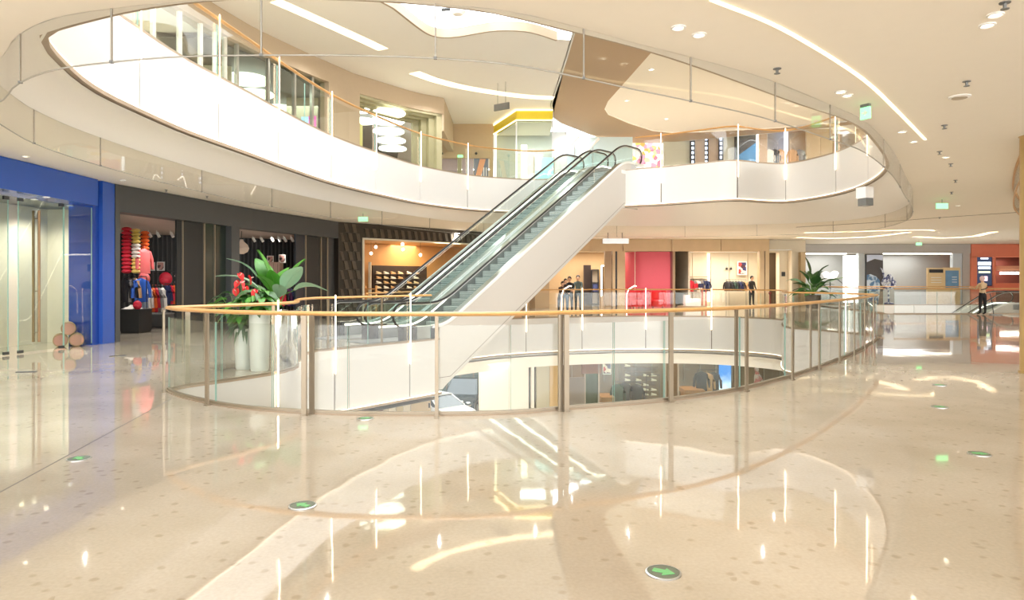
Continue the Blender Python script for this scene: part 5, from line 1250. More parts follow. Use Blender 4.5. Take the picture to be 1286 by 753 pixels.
nt.links.new(tc.outputs['Object'], sx.inputs[0]); nt.links.new(sx.outputs[2], mr.inputs[0]); nt.links.new(tc.outputs['Object'], nzz.inputs['Vector']); nt.links.new(nzz.outputs['Fac'], ad.inputs[0]); nt.links.new(mr.outputs[0], ad.inputs[2])
nt.links.new(ad.outputs[0], r.inputs[0]); nt.links.new(r.outputs[0], b.inputs['Emission Color']); b.inputs['Emission Strength'].default_value = .9; b.inputs['Base Color'].default_value = (.02, .05, .1, 1)
MB().box((p.x, 32.44, p.z), (.58, .01, 1.5)).build('display', gm, sc_)
p = L(951, 486, 32.3)
st = MB().lathe([(.2, -.9), (.2, -.2), (.15, -.15)], (0, 0, 0), 16); 
whole(st, 'statue_plinth', M_LBROWN, 'brown plinth under the pink figure on the lower floor', 'plinth', (p.x, p.y, p.z), local=True)
st = MB().tube([(0, 0, -.15), (-.02, 0, .2), (.02, 0, .5), (-.02, 0, .72)], [.17, .14, .17, .09], 10); st.ball((-.03, 0, .85), (.11, .11, .14), 10, 7); st.tube([(.12, 0, .55), (.22, -.05, .3), (.12, -.1, .1)], [.06, .05, .04], 7)
whole(st, 'statue', wave_mat('pink_glaze', (226, 130, 130), (246, 226, 220), 4, .3), 'pink and white glazed figure at the right end of the lower floor shop', 'statue', (p.x, p.y, p.z), smooth=True, local=True)

# car showroom corner on the lower floor
M_CARD = mat('dark_green_car_paint', (52, 64, 64), .12, .3, vary=.03, coat=.6); M_CARW = mat('white_car_paint', (236, 238, 240), .15, vary=.02, coat=.6)
M_CARG = mat('dark_car_glass', (44, 56, 64), .05, vary=0)
def car(label, x, y, rz, m, L_=4.4, W=1.84, Hc=1.5):
    e = thing('car', label, 'car', (x, y, ZL), rz)               # front towards local -y
    prof = [(-L_/2, .45), (-L_/2+.08, .72), (-L_/2+.5, .86), (-L_/2+1.25, .98), (-L_/2+2.0, 1.0), (L_/2-.9, 1.02), (L_/2-.1, .98), (L_/2, .7), (L_/2-.02, .4), (L_/2-.2, .24), (-L_/2+.2, .22)]
    b = MB(); n = len(prof); vs = []
    ws = [(-1, .80, .92), (-.92, .97, 1), (0, 1, 1), (.92, .97, 1), (1, .80, .92)]
    for wx, k1, k2 in ws:
        for py, pz in prof: vs.append((wx*W/2, py*(.97 if abs(wx) == 1 else 1), .3+(pz-.3)*k2*(1 if abs(wx) < 1 else .93)))
    fs = [(n*i+j, n*i+(j+1) % n, n*(i+1)+(j+1) % n, n*(i+1)+j) for i in range(len(ws)-1) for j in range(n)]+[tuple(range(n-1, -1, -1)), tuple(n*(len(ws)-1)+j for j in range(n))]
    b.add(vs, fs); b.build('body', m, e, True, smooth=True)
    cab = [(-L_/2+1.15, .97), (-L_/2+1.95, Hc-.04), (-L_/2+2.5, Hc), (L_/2-1.3, Hc-.03), (L_/2-.45, .99)]; g = MB(); vs = []
    for wx, k in ((-1, .0), (1, .0)):
        for py, pz in cab: vs.append((wx*(W/2-.08-(.16 if pz > 1.1 else 0)), py, pz))
    nn = len(cab); g.add(vs, [(i, i+1, nn+i+1, nn+i) for i in range(nn-1)]+[tuple(range(nn-1, -1, -1)), tuple(range(nn, 2*nn))]); g.build('cabin_glass', M_CARG, e, True)
    rf = MB(); rf.box((0, (cab[1][0]+cab[3][0])/2, Hc), (W-.46, cab[3][0]-cab[1][0], .05)); rf.build('roof', m, e, True)
    pl = MB()
    for s in (-1, 1): pl.tube([(s*(W/2-.09), cab[0][0], cab[0][1]), (s*(W/2-.25), cab[1][0], cab[1][1])], .035, 6); pl.tube([(s*(W/2-.25), cab[3][0], cab[3][1]), (s*(W/2-.09), cab[4][0], cab[4][1])], .04, 6); pl.tube([(s*(W/2-.2), .25, .98), (s*(W/2-.25), .25, Hc)], .035, 6)
    pl.build('pillars', m, e, True)
    wm = MB().lathe([(.2, -.1), (.33, -.1), (.34, 0), (.33, .1), (.2, .1)], (0, 0, 0), 20).mesh('wheel', M_BLACK); hm = MB().lathe([(.2, -.105), (.21, 0), (.2, .105)], (0, 0, 0), 16).mesh('hub', M_STEEL)
    for s in (-1, 1):
        for yy in (-L_/2+.85, L_/2-.85): w_ = part('wheel', wm, e, (s*(W/2-.1), yy, .34), (0, PI/2, 0)); part('hub', hm, w_)
        MB().ball((s*.62, -L_/2+.16, .68), (.2, .1, .08), 10, 6).build('headlight', M_LEDW if m is M_CARW else M_STEEL, e, True)
        MB().ball((s*(W/2+.06), -L_/2+1.55, 1.02), (.1, .07, .07), 8, 6).build('wing_mirror', m, e, True)
    MB().tube([(-.8, -L_/2+.04, .60), (-.4, -L_/2-.03, .57), (.4, -L_/2-.03, .57), (.8, -L_/2+.04, .60)], .03, 6).build('chrome_bar', M_CHROME, e, True)
    MB().box((0, -L_/2+.02, .42), (.9, .08, .16)).build('grille', M_BLACK, e, True)
car('dark green car parked in the lower floor showroom under the escalator', -2.55, 37.2, -.15, M_CARD, 4.6, 1.9, 1.72)
car('white car with lit headlamp nearest in the lower floor showroom', -3.6, 33.3, .75, M_CARW, 4.3, 1.8, 1.42)
si = thing('showroom', 'green tinted glass wall of the lower floor car showroom', 'room', (-2.5, 40, ZL))
MB().box((-3.5, 40.5, -3.6), (7, .1, 3.8)).build('back_wall', mat('showroom_green', (112, 134, 126), .4), si)
for k in range(6): MB().box((-5.5+.8*k, 40.4, -3.6), (.06, .08, 3.8)).build('mullion', M_POST, si)
MB().box((-3.2, 40.3, -2.6), (2.2, .1, .5)).build('light_panel', M_WALLG, si)
area('showroom_lamp', (-3, 35.5, -1.75), 3, 4, 120, (.95, 1, 1))
e = thing('wall_cabinets', 'cream cabinet doors and dark panels on the lower floor below the landing', 'cabinet', (-5, 26.5, ZL))
for u0, u1, m in ((436, 450, mat('lilac_panel', (196, 204, 226), .5)), (451, 457.5, M_NAVY), (468.5, 481, mat('plum_panel', (116, 90, 88), .5)), (481.5, 487.5, M_CREAM), (488, 497, M_CREAM), (498, 506.5, mat('sand_panel', (206, 190, 156), .5)), (507, 515.5, M_CREAM), (516, 541, mat('beige_door', (204, 184, 154), .5))):
    a, b = gx(u0, 26.5), gx(u1, 26.5); MB().box(((a+b)/2, 26.5, -3.55), (b-a-.01, .1, 3.9)).build('panel', m, e)
a, b = gx(458, 26.4), gx(468, 26.4); whole(MB().box(((a+b)/2, 26.4, -3.4), (b-a, .1, 1.2)), 'display_screen', mat('blue_screen', (60, 150, 235), .3, emit=.8, vary=.25, scale=4, ecol=(50, 140, 235)), 'small bright blue screen on the lower floor below the landing', 'screen', ((a+b)/2, 26.4, -4))
p = deep(539, 509, 26.4); MB().box((p.x, 26.43, p.z), (.06, .05, .18)).build('handle', M_DKSTEEL, e)

# ------------------------------------------------------------------ upper floor: shop fronts on the left
BP = Path([(-9.3, 8), (-9.25, 12), (-9.05, 15), (-8.75, 18), (-8.45, 19.6), (-8.05, 21.2), (-7.2, 23.3), (-6.05, 25.8), (-4.1, 28.4), (-2.95, 29.3)])
M_UPB = mat('taupe_bulkhead', (186, 168, 144), .6, vary=.03)
e = thing('storefront', 'upper floor taupe shop front with tall glazing and deep bulkhead on the left', 'shop front', (-8, 20, Z2))
MB().ribbon(offset(BP.sub(0, BP.L, .6), -.25), 8.72, ZC2-.005, .5).build('bulkhead', M_UPB, e, smooth=True)
front(e, 'wall_panel', 413, 452, Z2, 8.72, M_UPB, .4, 0, BP)
MB().wall2((-2.95, 29.3), (-2.95, 34), 8.0, ZC2-.005, .3).build('bulkhead', M_UPB, e)
ms = [200, 232, 258, 276, 288, 303, 341, 374, 396, 413]
for u in ms[:-1]: front(e, 'mullion', u-1, u+1, Z2, 8.72, M_WHITE if u < 300 else M_STEEL, .12, .1, BP)
for u0, u1 in zip([172]+ms, ms): front(e, 'glass_pane', u0+1.2, u1-1.2, Z2+.02, 8.7, M_GLASSD, .014, .15, BP)
# nested portal
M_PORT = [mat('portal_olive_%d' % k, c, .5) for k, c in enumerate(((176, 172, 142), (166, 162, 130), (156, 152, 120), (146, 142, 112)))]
pe = thing('portal', 'olive stepped portal of nested frames round a lit opening on the upper floor', 'portal', tuple(fpt(505, 0, BP))+(Z2,))
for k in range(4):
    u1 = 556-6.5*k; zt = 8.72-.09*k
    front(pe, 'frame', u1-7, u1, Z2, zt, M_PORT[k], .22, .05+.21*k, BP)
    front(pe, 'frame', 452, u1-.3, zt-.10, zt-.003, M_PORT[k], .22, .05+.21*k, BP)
# interior behind
si = thing('shop_interior', 'upper floor shop interior with dark ceiling and round white lamps', 'room', (-10, 26, Z2))
MB().prism([(-8.9, 19.8), (-6.5, 25.9), (-4.6, 29.0), (-7, 41), (-16, 41), (-16, 19.8)], 8.62, 8.66).build('shop_ceiling', M_DARK, si)
MB().prism([(-9.6, 8), (-9.1, 19.7), (-14, 19.7), (-14, 8)], 8.75, 8.8).build('shop_ceiling', M_CEILW, si)
MB().wall2((-13.2, 8), (-12.6, 22), Z2, 8.75, .1).build('back_wall', M_CREAM, si)
MB().wall2((-12.6, 22), (-9.3, 22.4), Z2, 8.62, .1).build('partition', M_CREAM, si)
MB().wall2((-13.5, 23), (-9.5, 41), Z2, 8.62, .1).build('back_wall', mat('sage_grey_wall', (150, 148, 130), .6, vary=.03), si)
MB().box((-11.0, 14.5, 8.72), (1.0, 5.0, .04)).build('ceiling_light', M_LEDW, si)
for x, y in ((-11.8, 12.5), (-11.5, 16), (-11.2, 19)): MB().box((x, y, 7.1), (.35, .35, 3.2)).build('column', M_WHITE, si)
area('upper_shop_lamp', (-10.8, 15, 8.6), 1, 6, 100, (1, .98, .9)); area('upper_shop_lamp', (-8.3, 28.5, 8.3), 2, 6, 120, (1, .98, .9))
dm = MB().lathe([(.74, 0), (.76, -.02), (.76, -.08), (.74, -.1)], (0, 0, 0), 36).mesh('disc_lamp', mat('disc_lamp_glow', (255, 255, 240), .4, emit=1.6, vary=0, ecol=(250, 252, 232)))
cm = MB().tube([(0, 0, 0), (0, 0, .16)], .015, 5).mesh('cord', M_DKSTEEL)
for u, v, s, l in ((310, 100, 1.0, 'round disc lamp nearest behind the glazing at left'), (321, 118, .85, 'second round disc lamp behind the glazing, below the nearest'), (352, 136, .7, 'third round disc lamp behind the glazing beside the white panel'),
                (487, 142, .95, 'topmost round disc lamp in the olive portal'), (487, 152, .95, 'second round disc lamp from the top in the olive portal'), (488, 165, .95, 'third round disc lamp from the top in the olive portal'),
                (491, 176.5, .95, 'fourth round disc lamp from the top in the olive portal'), (493, 186.5, .95, 'lowest round disc lamp in the olive portal'), (452, 138, .6, 'half hidden upper disc lamp left in the olive portal'), (455, 152, .75, 'half hidden lower disc lamp left in the olive portal')):
    p = at(u, v, 8.45); o = put('disc_lamp', dm, (p.x, p.y, 8.5), l, 'lamp', 'round disc lamps of the upper shop', 0, (s, s, 1)); part('cord', cm, o)
a = deep(359, 152, 26.2); b = deep(398, 116, 26.2)
o = whole(MB().box(((a.x+b.x)/2, 26.3, (a.z+b.z)/2-.6), (b.x-a.x, .08, b.z-a.z+1.2)), 'partition_screen', mat('pale_sage_panel', (188, 186, 162), .6), 'pale sage partition screen behind the upper glazing', 'screen', ((a.x+b.x)/2, 26.3, a.z-1.2))
p = deep(389, 154, 24.6); e = thing('advert_screen', 'small pink and blue lit screen behind the upper glazing', 'screen', (p.x, 24.6, p.z-.25))
MB().box((p.x-.17, 24.6, p.z), (.26, .05, .42)).build('panel', mat('screen_sky', (150, 205, 245), .4, emit=.8, vary=0), e)
MB().box((p.x+.1, 24.6, p.z), (.26, .06, .48)).build('panel', mat('screen_pink', (236, 90, 190), .4, emit=.6, vary=0), e)
MB().box((p.x, 24.62, p.z-.55), (.06, .04, .7)).build('stand', M_DKSTEEL, e)
M_LIME = mat('lime_paint', (206, 208, 120), .5)
p = deep(436, 168, 26.6); e = thing('side_table', 'small lime framed table behind the upper balustrade', 'table', (p.x, 26.6, Z2))
h = p.z-Z2
MB().box((0, 0, h), (.55, .5, .05)).build('table_top', M_LIME, e, True)
for x in (-.25, .25): MB().box((x, 0, h/2), (.05, .4, h)).build('leg', M_LIME, e, True)
p = deep(455, 172, 27.8); e = thing('chair', 'lime backed curved chair at the left of the olive portal', 'chair', (p.x, 27.8, Z2))
MB().ribbon([(.06*math.cos(t)-.1, .3*math.sin(t)) for t in srange(-1.3, 1.3, 8)], .4, p.z-Z2+.5, .05).build('backrest', M_LIME, e, True, smooth=True)
MB().lathe([(.26, .44), (.28, .47), (.26, .5)], (.1, 0, 0), 16).build('seat', M_LIME, e, True)
for x in (-.05, .25):
    for y in (-.18, .18): MB().tube([(x, y, 0), (x, y, .45)], .02, 6).build('leg', M_STEEL, e, True)
# hanging sign by the yellow shop
p = at(633, 138, ZC2); p = deep(630, 134, 27)
e = thing('hanging_sign', 'thin dark sign board hung on two rods in front of the yellow shop', 'sign', (p.x, 27, ZC2))
d_ = Vector((.85, -.5, 0))
MB().box((0, 0, p.z-ZC2), (.72, .06, .26), -.6).build('board', M_GREYM, e, True)
for s in (-.2, .2): MB().tube([(s*.8, -s*.55, p.z-ZC2+.12), (s*.8, -s*.55, 0)], .008, 5).build('rod', M_DKSTEEL, e, True)

# beige end wall with dark glass doors
M_SAND = mat('sand_wall', (192, 168, 134), .6, vary=.04)
e = thing('end_wall', 'sand coloured wall with dark glass doors at the end of the upper floor', 'wall', (-2.6, 34.2, Z2))
zz = lambda v, Y: EYE+(V0-v)*Y/FPX
zd = zz(198.5, 34.2)
MB().box((-2.75, 34.3, (zd+ZC2)/2), (3.7, .2, ZC2-zd)).build('wall_panel', M_SAND, e)
MB().box((gx(534, 34.2), 34.3, (Z2+zd)/2), (.3, .2, zd-Z2)).build('wall_panel', M_SAND, e); MB().box((gx(619, 34.2), 34.3, (Z2+zd)/2), (.34, .2, zd-Z2)).build('wall_panel', M_SAND, e)
MB().box((gx(577, 34.2), 34.25, (Z2+zd)/2), (.2, .12, zd-Z2)).build('door_post', M_PORT[2], e)
for u0, u1 in ((538, 550), (551, 574), (580, 594)):
    a, b = gx(u0, 34.2), gx(u1, 34.2); MB().box(((a+b)/2, 34.35, (Z2+zd)/2), (b-a, .04, zd-Z2)).build('door_panel', mat('lilac_grey_glass', (176, 160, 164), .15), e)
a, b = gx(595, 34.2), gx(613, 34.2)
o = MB().box(((a+b)/2, 34.33, (Z2+zd)/2), (b-a, .05, zd-Z2)).build('poster_panel', mat('poster_dusk', (112, 122, 140), .4), e)
mbp = MB(); mbp.xprism([(a+.02, Z2+1.1), (a+.3, Z2+1.1), (b-.12, zd-.03), (b-.42, zd-.03)], 34.285, 34.30); mbp.build('orange_band', mat('orange_print', (226, 160, 116), .5), o)
mbp = MB(); 
for k in range(3): mbp.box((b-.1-.12*k, 34.295, Z2+1.3), (.05, .01, .9))
mbp.build('white_band', M_WHITE, o)
p = deep(578, 196, 34.17); whole(MB().box((0, 0, 0), (.26, .05, .12)), 'exit_light', M_TEXTG, 'green exit light over the dark glass doors of the upper floor', 'sign', p, local=True)
for u, k in ((555, 'left'), (598, 'right')):
    p = deep(u, 192.5, 34.1); whole(MB().ball((0, 0, 0), (.07, .09, .07), 10, 6), 'security_camera', M_DKSTEEL, '%s small dark camera over the dark glass doors' % k, 'camera', p, None, True, local=True)
# yellow shop
M_YEL = mat('yellow_band', (228, 206, 44), .4, vary=.03)
A, B, Cc = Vector((-.92, 34.2)), Vector((.2, 31.2)), Vector((1.88, 31.2))
e = thing('storefront', 'upper floor glass shop front with a bright yellow light edged band', 'shop front', (.2, 31.2, Z2))
for a, b in ((A, B), (B, Cc)):
    MB().wall2(a, b, 8.93, 9.36, .3).build('yellow_band', M_YEL, e)
    n = (b-a).normalized(); n = Vector((n.y, -n.x))*.03
    MB().wall2(a+n, b+n, 9.35, 9.39, .05).build('light_strip', M_LINE, e); MB().wall2(a+n, b+n, 8.90, 8.935, .05).build('light_strip', M_LINE, e)
MB().wall2(A+Vector((.02, .0)), A+Vector((.1, -.2)), Z2, 9.36, .05).build('light_strip', M_LINE, e)
for a, b in ((A, B), (B, Vector((1.85, 31.2)))): MB().wall2(a, b, Z2+.02, 8.9, .014).build('glass_pane', M_GLASSD, e)
for q in (A, B, Vector((1.87, 31.2))): MB().box((q.x, q.y, 7.2), (.06, .06, 3.4)).build('mullion', M_STEEL, e)
MB().box((.9, 34.5, 7.3), (3.8, .1, 3.6)).build('back_wall', M_WALLG, e); MB().box((.6, 33.9, 7.1), (.3, .2, 2.4)).build('wall_light', M_LINE, e)
MB().prism([(-.8, 34.3), (.25, 31.4), (1.9, 31.4), (1.9, 34.3)], 8.86, 8.9).build('shop_ceiling', M_CEILW, e)
area('yellow_shop_lamp', (1, 32.8, 8.8), 1.2, 1.5, 24, (.92, 1, 1))
a = deep(671, 222, 30.6); b = deep(696, 194, 30.6)
o = whole(MB().box(((a.x+b.x)/2, 30.7, 6.3), (b.x-a.x, .08, 1.6)), 'display_case', mat('aqua_glass', (150, 216, 214), .15, emit=.25, vary=.12, scale=2), 'aqua lit glass case in front of the yellow shop', 'display case', ((a.x+b.x)/2, 30.7, Z2))
for x in (a.x, b.x): MB().box((x, 30.66, 6.3), (.05, .06, 1.64)).build('frame', M_TAUPE, o)
# pale blue hall behind the escalator tops with white sloping beams
M_ICE = mat('ice_blue_wall', (212, 232, 236), .4, vary=.03)
e = thing('stair_hall', 'ice blue wall with two sloping white beams behind the escalator tops', 'wall', (4, 36.5, Z2))
MB().box((4.2, 36.8, 7.42), (4.7, .1, 3.8)).build('wall_panel', M_ICE, e)
for u0, v0, u1, v1 in ((702, 198, 730, 167), (722, 204, 756, 170)):
    a, b = deep(u0, v0, 36.0), deep(u1, v1, 36.0); q = (b-a)*.12
    MB().tube([a-q*.9, b-q*.9], .075, 8).build('sloping_beam', M_WHITE, e)
for u in (722, 745): p = deep(u, 190, 36.4); MB().box((p.x, 36.6, 7.2), (.05, .06, 3.4)).build('mullion', M_STEEL, e)
spot('stair_hall_lamp', (4, 35, 9.3), 50, (.88, 1, 1))
# floral screen
fm_ = art_mat('floral_print', [(246, 240, 232), (244, 214, 110), (238, 160, 190), (250, 250, 250), (236, 178, 90), (196, 214, 170), (246, 232, 226), (214, 120, 150)], 4.5, 5)
fm_.node_tree.nodes['Principled BSDF'].inputs['Emission Strength'].default_value = .35
fm_.node_tree.links.new([n for n in fm_.node_tree.nodes if n.type == 'VALTORGB'][0].outputs[0], fm_.node_tree.nodes['Principled BSDF'].inputs['Emission Color'])
a, b = gx(772, 39), gx(832, 39)
o = whole(MB().box(((a+b)/2, 39, 7.6), (b-a, .12, 4.2)), 'floral_screen', M_DKSTEEL, 'large screen of white yellow and pink flowers behind the right escalator top', 'screen', ((a+b)/2, 39, 5.5))
MB().box(((a+b)/2, 38.93, 7.6), (b-a-.06, .01, 4.1)).build('display', fm_, o)
# right hand upper shop wall
M_OAKP = mat('pinkish_oak_panel', (202, 178, 156), .5, vary=.06); M_BEIP = mat('celadon_beige_panel', (206, 204, 186), .5, vary=.03); M_TANP = mat('tan_drape', (204, 180, 146), .6, vary=.08)
e = thing('storefront', 'upper floor shop line of oak panels and lit columns at right', 'shop front', (11, 38.6, Z2))
def up(u0, u1, m, name='wall_panel', Y=38.6, t=.12, z1=10.15):
    a, b = gx(u0, Y), gx(u1, Y); return MB().box(((a+b)/2, Y, (Z2+z1)/2), (b-a, t, z1-Z2)).build(name, m, e)
up(833, 866, M_BEIP); up(866.3, 872, M_BLACKC, 'column', 38.5, .3); up(873, 885, M_OAKP); up(885.2, 889, M_BLACKC, 'column', 38.5, .3); up(889.2, 902, M_OAKP); up(902.3, 907.5, M_BLACKC, 'column', 38.5, .3)
up(908, 922, M_BEIP); up(922.5, 926.5, M_DKSTEEL, 'column', 38.5, .3); up(950, 952, M_LEDW, 'light_strip'); up(952.3, 963, M_OAKP); up(1012, 1030, M_TANP); up(1030.3, 1045, M_STONE); up(1075, 1130, M_STONE)
M_LEDC = mat('cool_light_column', (215, 228, 255), .4, emit=2.2, vary=0)
lm = MB().box((0, 0, 0), (.1, .04, .14)).mesh('lamp_cell', M_LEDC)
be = base_of(e)
for u in (870, 887, 905.5):
    for k in range(10): part('lamp_cell', lm, e, (gx(u, 38.3)-be.x, 38.32-be.y, 4.3-.26*k))
up(963.5, 985, mat('drape_grey', (150, 148, 150), .6, vary=.3, scale=2), 'back_panel', 39.2); up(990, 1012, mat('drape_brown', (170, 148, 124), .7, vary=.2, scale=2), 'back_panel', 39.0); up(1045, 1075, mat('brown_room', (150, 124, 96), .7), 'back_panel', 39.8)
up(985, 989, mat('cool_light_panel', (190, 214, 255), .4, emit=1.4, vary=0), 'light_panel', 38.7)
o = whole(MB().box((gx(938, 38.2), 38.2, 7.8), (gx(950, 38.2)-gx(927, 38.2), .12, 4.5)), 'wall_poster', M_DKSTEEL, 'large blue poster with a dark sloping roof on the upper floor at right', 'poster', (gx(938, 38.2), 38.2, 5.55))
MB().box((gx(938.5, 38.2), 38.13, 7.8), (gx(949.5, 38.2)-gx(927.5, 38.2), .01, 4.4)).build('print', mat('blue_poster', (70, 136, 188), .35, vary=.15, scale=1.5), o)
mbp = MB(); mbp.xprism([(gx(927.5, 38.2), 8.6), (gx(949, 38.2), 9.3), (gx(949, 38.2), 9.75), (gx(927.5, 38.2), 9.75)], 38.115, 38.125); mbp.build('roof_print', M_DKSTEEL, o)
for k, u in enumerate((966, 973, 980, 995, 1004)):
    p = Vector((gx(u, 38.6), 38.6, 9.0)); m = [J_WHT, J_BLK, J_TAN, J_TAN, J_GRY][k]
    put('long_coat', jacket_mesh(m, 2.2), p, '%s long coat, %s from the left hanging in the upper shop beside the blue light' % (m.name[7:], od[k]), 'coat', 'long coats in the upper shop', 1.4, (1.2, 1.2, 1.2))


spot('upper_right_lamp', (9, 36.6, 10.1), 120, (1, .95, .9)); spot('upper_right_lamp', (14, 36.8, 10.1), 120, (1, .95, .9)); spot('upper_right_lamp', (18, 36, 10.1), 120, (1, .92, .84))
# ------------------------------------------------------------------ people
M_SKIN = mat('skin', (222, 178, 150), .5, vary=.03); M_HAIR = mat('dark_hair', (34, 28, 26), .6, vary=.1)
def person(name, label, loc, rz, h, top, bottom, shoes, hair, lean=0.0, arms=((.1, .12), (.1, .12)), stance=(.12, -.12), cat='person', skin=None, cap=None, elbow=.35):
    """one skinned body facing local -y; arms: forward swing of (left, right) upper arm in radians with side spread"""
    S = h/1.7; skin = skin or M_SKIN; V = []; E = []; R = []
    def add(p, r, par=None):
        V.append(Vector(p)*S); R.append(r*S); i = len(V)-1
        if par is not None: E.append((par, i))
        return i
    def up_(p):                                            # lean the upper body about the hips
        x, y, z = p; z0 = .92; c, s = math.cos(lean), math.sin(lean); dy, dz = y, z-z0
        return (x, dy*c-dz*s, z0+dy*s+dz*c)
    pelv = add((0, 0, .94), .135)
    waist = add(up_((0, .0, 1.08)), .115, pelv); chest = add(up_((0, .01, 1.27)), .135, waist); neck0 = add(up_((0, .015, 1.42)), .07, chest); neck = add(up_((0, .0, 1.49)), .052, neck0); add(up_((0, -.01, 1.54)), .05, neck)
    wrists = []
    for s, (fw, sd) in ((1, arms[0]), (-1, arms[1])):
        sh_ = (s*.175, .01, 1.385); a = add(up_(sh_), .06, chest)
        el = (sh_[0]+s*.27*math.sin(sd), sh_[1]-.27*math.sin(fw)*math.cos(sd), sh_[2]-.27*math.cos(fw)*math.cos(sd)); b = add(up_(el), .043, a)
        f2 = fw+elbow; wr = (el[0]+s*.24*math.sin(sd*.4), el[1]-.24*math.sin(f2), el[2]-.24*math.cos(f2)); c = add(up_(wr), .03, b); wrists.append((Vector(up_(wr))*S, f2, s))
    for s, st_ in ((1, stance[0]), (-1, stance[1])):
        hp_ = add((s*.095, 0, .86), .098, pelv); kn = add((s*.105+.3*st_*.3*0, -st_*.5*.55, .48), .066, hp_); an = add((s*.11, -st_*.5, .09), .044, kn); add((s*.125, -st_*.5-.15, .035), .036, an)
    me = bpy.data.meshes.new('skeleton'); me.from_pydata(V, E, []); o = bpy.data.objects.new('skeleton', me); COL.objects.link(o)
    sk = o.modifiers.new('skin', 'SKIN'); sk.use_smooth_shade = True
    for i, d in enumerate(me.skin_vertices[0].data): d.radius = (R[i], R[i]*.82 if i in (0, 1, 2) else R[i]); d.use_root = (i == 0)
    ss_ = o.modifiers.new('sub', 'SUBSURF'); ss_.levels = 1; ss_.render_levels = 1
    bpy.context.view_layer.update()
    ev = o.evaluated_get(bpy.context.evaluated_depsgraph_get()); bm_ = bpy.data.meshes.new_from_object(ev); bpy.data.objects.remove(o)
    mb = MB(); mb.v = [tuple(v.co) for v in bm_.vertices]; mb.f = [tuple(p.vertices) for p in bm_.polygons]; mb.m = [0]*len(mb.f)
    bpy.data.meshes.remove(bm_)
    zh = .95*S
    for i, f in enumerate(mb.f):
        c = sum((Vector(mb.v[k]) for k in f), Vector())/len(f)
        mb.m[i] = 3 if c.z < .085*S else (2 if c.z < zh and abs(c.x) < .24*S and not any((c-w[0]).length < .3*S and abs(c.x) > .17*S for w in wrists) else 1)
        if (c-Vector(up_((0, 0, 1.50)))*S).length < .075*S: mb.m[i] = 0
    hc = Vector(up_((0, -.02, 1.60)))*S
    mb.ball(hc, (.076*S, .095*S, .112*S), 16, 11, 0)
    mb.ball(hc+Vector((0, -.095*S, -.012*S)), (.014*S, .022*S, .022*S), 8, 5, 0); mb.ball(hc+Vector((0, -.084*S, -.055*S)), (.024*S, .012*S, .008*S), 8, 5, 4)
    for s in (-1, 1):
        mb.ball(hc+Vector((s*.03*S, -.082*S, .012*S)), (.012*S, .009*S, .008*S), 8, 5, 5); mb.ball(hc+Vector((s*.077*S, .0, -.005*S)), (.012*S, .02*S, .03*S), 8, 5, 0)
    for wp, f2, s in wrists:                               # palm, four fingers and a thumb
        d = Vector((0, -math.sin(f2), -math.cos(f2))); n = Vector((0, -math.cos(f2), math.sin(f2)))
        mb.tube([wp, wp+d*.045*S, wp+d*.085*S], [.026*S, .036*S, .032*S], 8, 0, ry=[.022*S, .02*S, .016*S])
        for k, ln in enumerate((.062, .075, .07, .055)):
            q = wp+d*.08*S+n*(k-1.5)*.017*S; mb.tube([q, q+d*ln*.5*S+Vector((-s*.006*S, 0, 0)), q+d*ln*.9*S+Vector((-s*.022*S, 0, 0))], [.009*S, .0085*S, .007*S], 6, 0)
        q = wp+d*.03*S+n*.026*S; mb.tube([q, q+d*.03*S+n*.024*S, q+d*.06*S+n*.026*S], [.011*S, .01*S, .008*S], 6, 0)
    e = thing(name, label, cat, loc, rz)
    o = mb.build('body', [skin, top, bottom, shoes, mat('lips', (176, 104, 96), .5), mat('eye_dark', (40, 34, 32), .3)], e, True, smooth=True)
    hb = MB().ball(hc+Vector((0, .018*S, .022*S)), (.096*S, .112*S, .118*S), 16, 11)
    hb.v = [(x, y if y > hc.y-.07*S or z > hc.z+.05*S else hc.y-.06*S, max(z, hc.z-.085*S if y > hc.y-.01*S else hc.z+.03*S)) for x, y, z in hb.v]
    hb.build('hair' if cap is None else 'cap', hair if cap is None else cap, e, True, smooth=True)
    return e, S, up_
F_ = lambda n, c: mat('cloth_'+n, c, .8, vary=.08)
SHOE = F_('dark_shoe', (40, 38, 38)); TRK = F_('black_trousers', (24, 24, 28)); JEAN = F_('blue_jeans', (70, 96, 124))
p = deep(1234, 395, 30.2)
e, S, up_ = person('person', 'person in beige top and black trousers standing far right on the concourse', (p.x, 30.2, 0), PI+.15, 1.7, F_('beige_top', (214, 186, 150)), TRK, SHOE, M_HAIR, 0.02, ((.5, .2), (.45, .2)), (.05, -.05), cap=mat('pale_pink_cap', (226, 200, 206), .7), elbow=1.3)
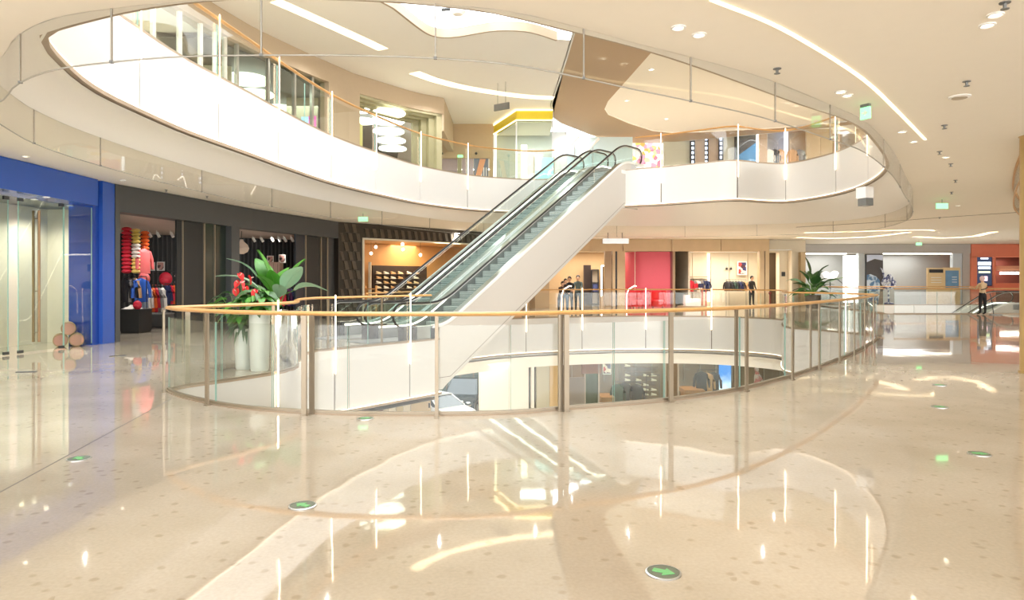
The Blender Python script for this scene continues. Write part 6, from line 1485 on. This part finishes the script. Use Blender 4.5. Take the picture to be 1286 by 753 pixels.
st = MB(); pts = [up_((.16, .09, 1.12)), up_((0, .145, 1.15)), up_((-.17, .08, 1.22))]; st.tube([Vector(q)*S for q in pts], .022*S, 6); st.build('bag_strap', M_BLACK, e, True)
tr = thing('cleaning_cart', 'thin grey mop standing beside the person on the far right', 'mop', (p.x+.42, 30.1, 0))
MB().tube([(0, 0, .03), (-.06, 0, .5), (-.16, 0, .95)], .018, 7).build('handle', M_DKSTEEL, tr, True, smooth=True); MB().box((.1, 0, .02), (.5, .12, .035)).build('mop_head', M_GREYM, tr, True)
tr.name = 'floor_mop'
for u, Y, rz, h, lean, top, bt, lab, arms in ((704, 31.0, .5, 1.5, .3, F_('brown_jacket', (70, 52, 42)), TRK, 'person in brown jacket leaning over, leftmost of the group at the far balustrade', ((.7, .02), (.7, .02))),
        (709.5, 31.4, .2, 1.6, .15, F_('dark_shirt', (54, 46, 46)), JEAN, 'person in dark shirt and blue jeans, second from the left in the group', ((.6, .02), (.6, .02))),
        (715.5, 31.9, -.3, 1.7, .06, F_('black_coat', (34, 34, 38)), TRK, 'tallest person in black coat in the middle of the group', ((.5, .05), (.3, .05))),
        (726, 33.2, -.2, 1.76, .03, F_('green_grey_coat', (92, 106, 104)), TRK, 'person in grey green coat, rightmost of the group', ((.3, .06), (.2, .06)))):
    person('person', lab, (gx(u, Y), Y, 0), rz, h, top, bt, SHOE, M_HAIR, lean, arms, (.06, -.04), elbow=.9)
p = deep(944, 385, 40.2)
person('person', 'person in long dark coat standing at the right end of the cream clothes shop', (p.x, 40.2, 0), .4, 1.78, F_('charcoal_coat', (48, 50, 54)), F_('charcoal_coat', (48, 50, 54)), SHOE, M_HAIR, .02, ((.15, .12), (.15, .12)), (.04, -.04))
blk = mat('black_gloss', (30, 30, 36), .3)
person('mannequin', 'black shop mannequin in the brown upper shop behind the right balustrade', (gx(1051, 36.8), 36.8, Z2), .3, 1.85, blk, blk, blk, blk, 0, ((.1, .15), (.1, .15)), (.05, -.05), 'mannequin', blk)
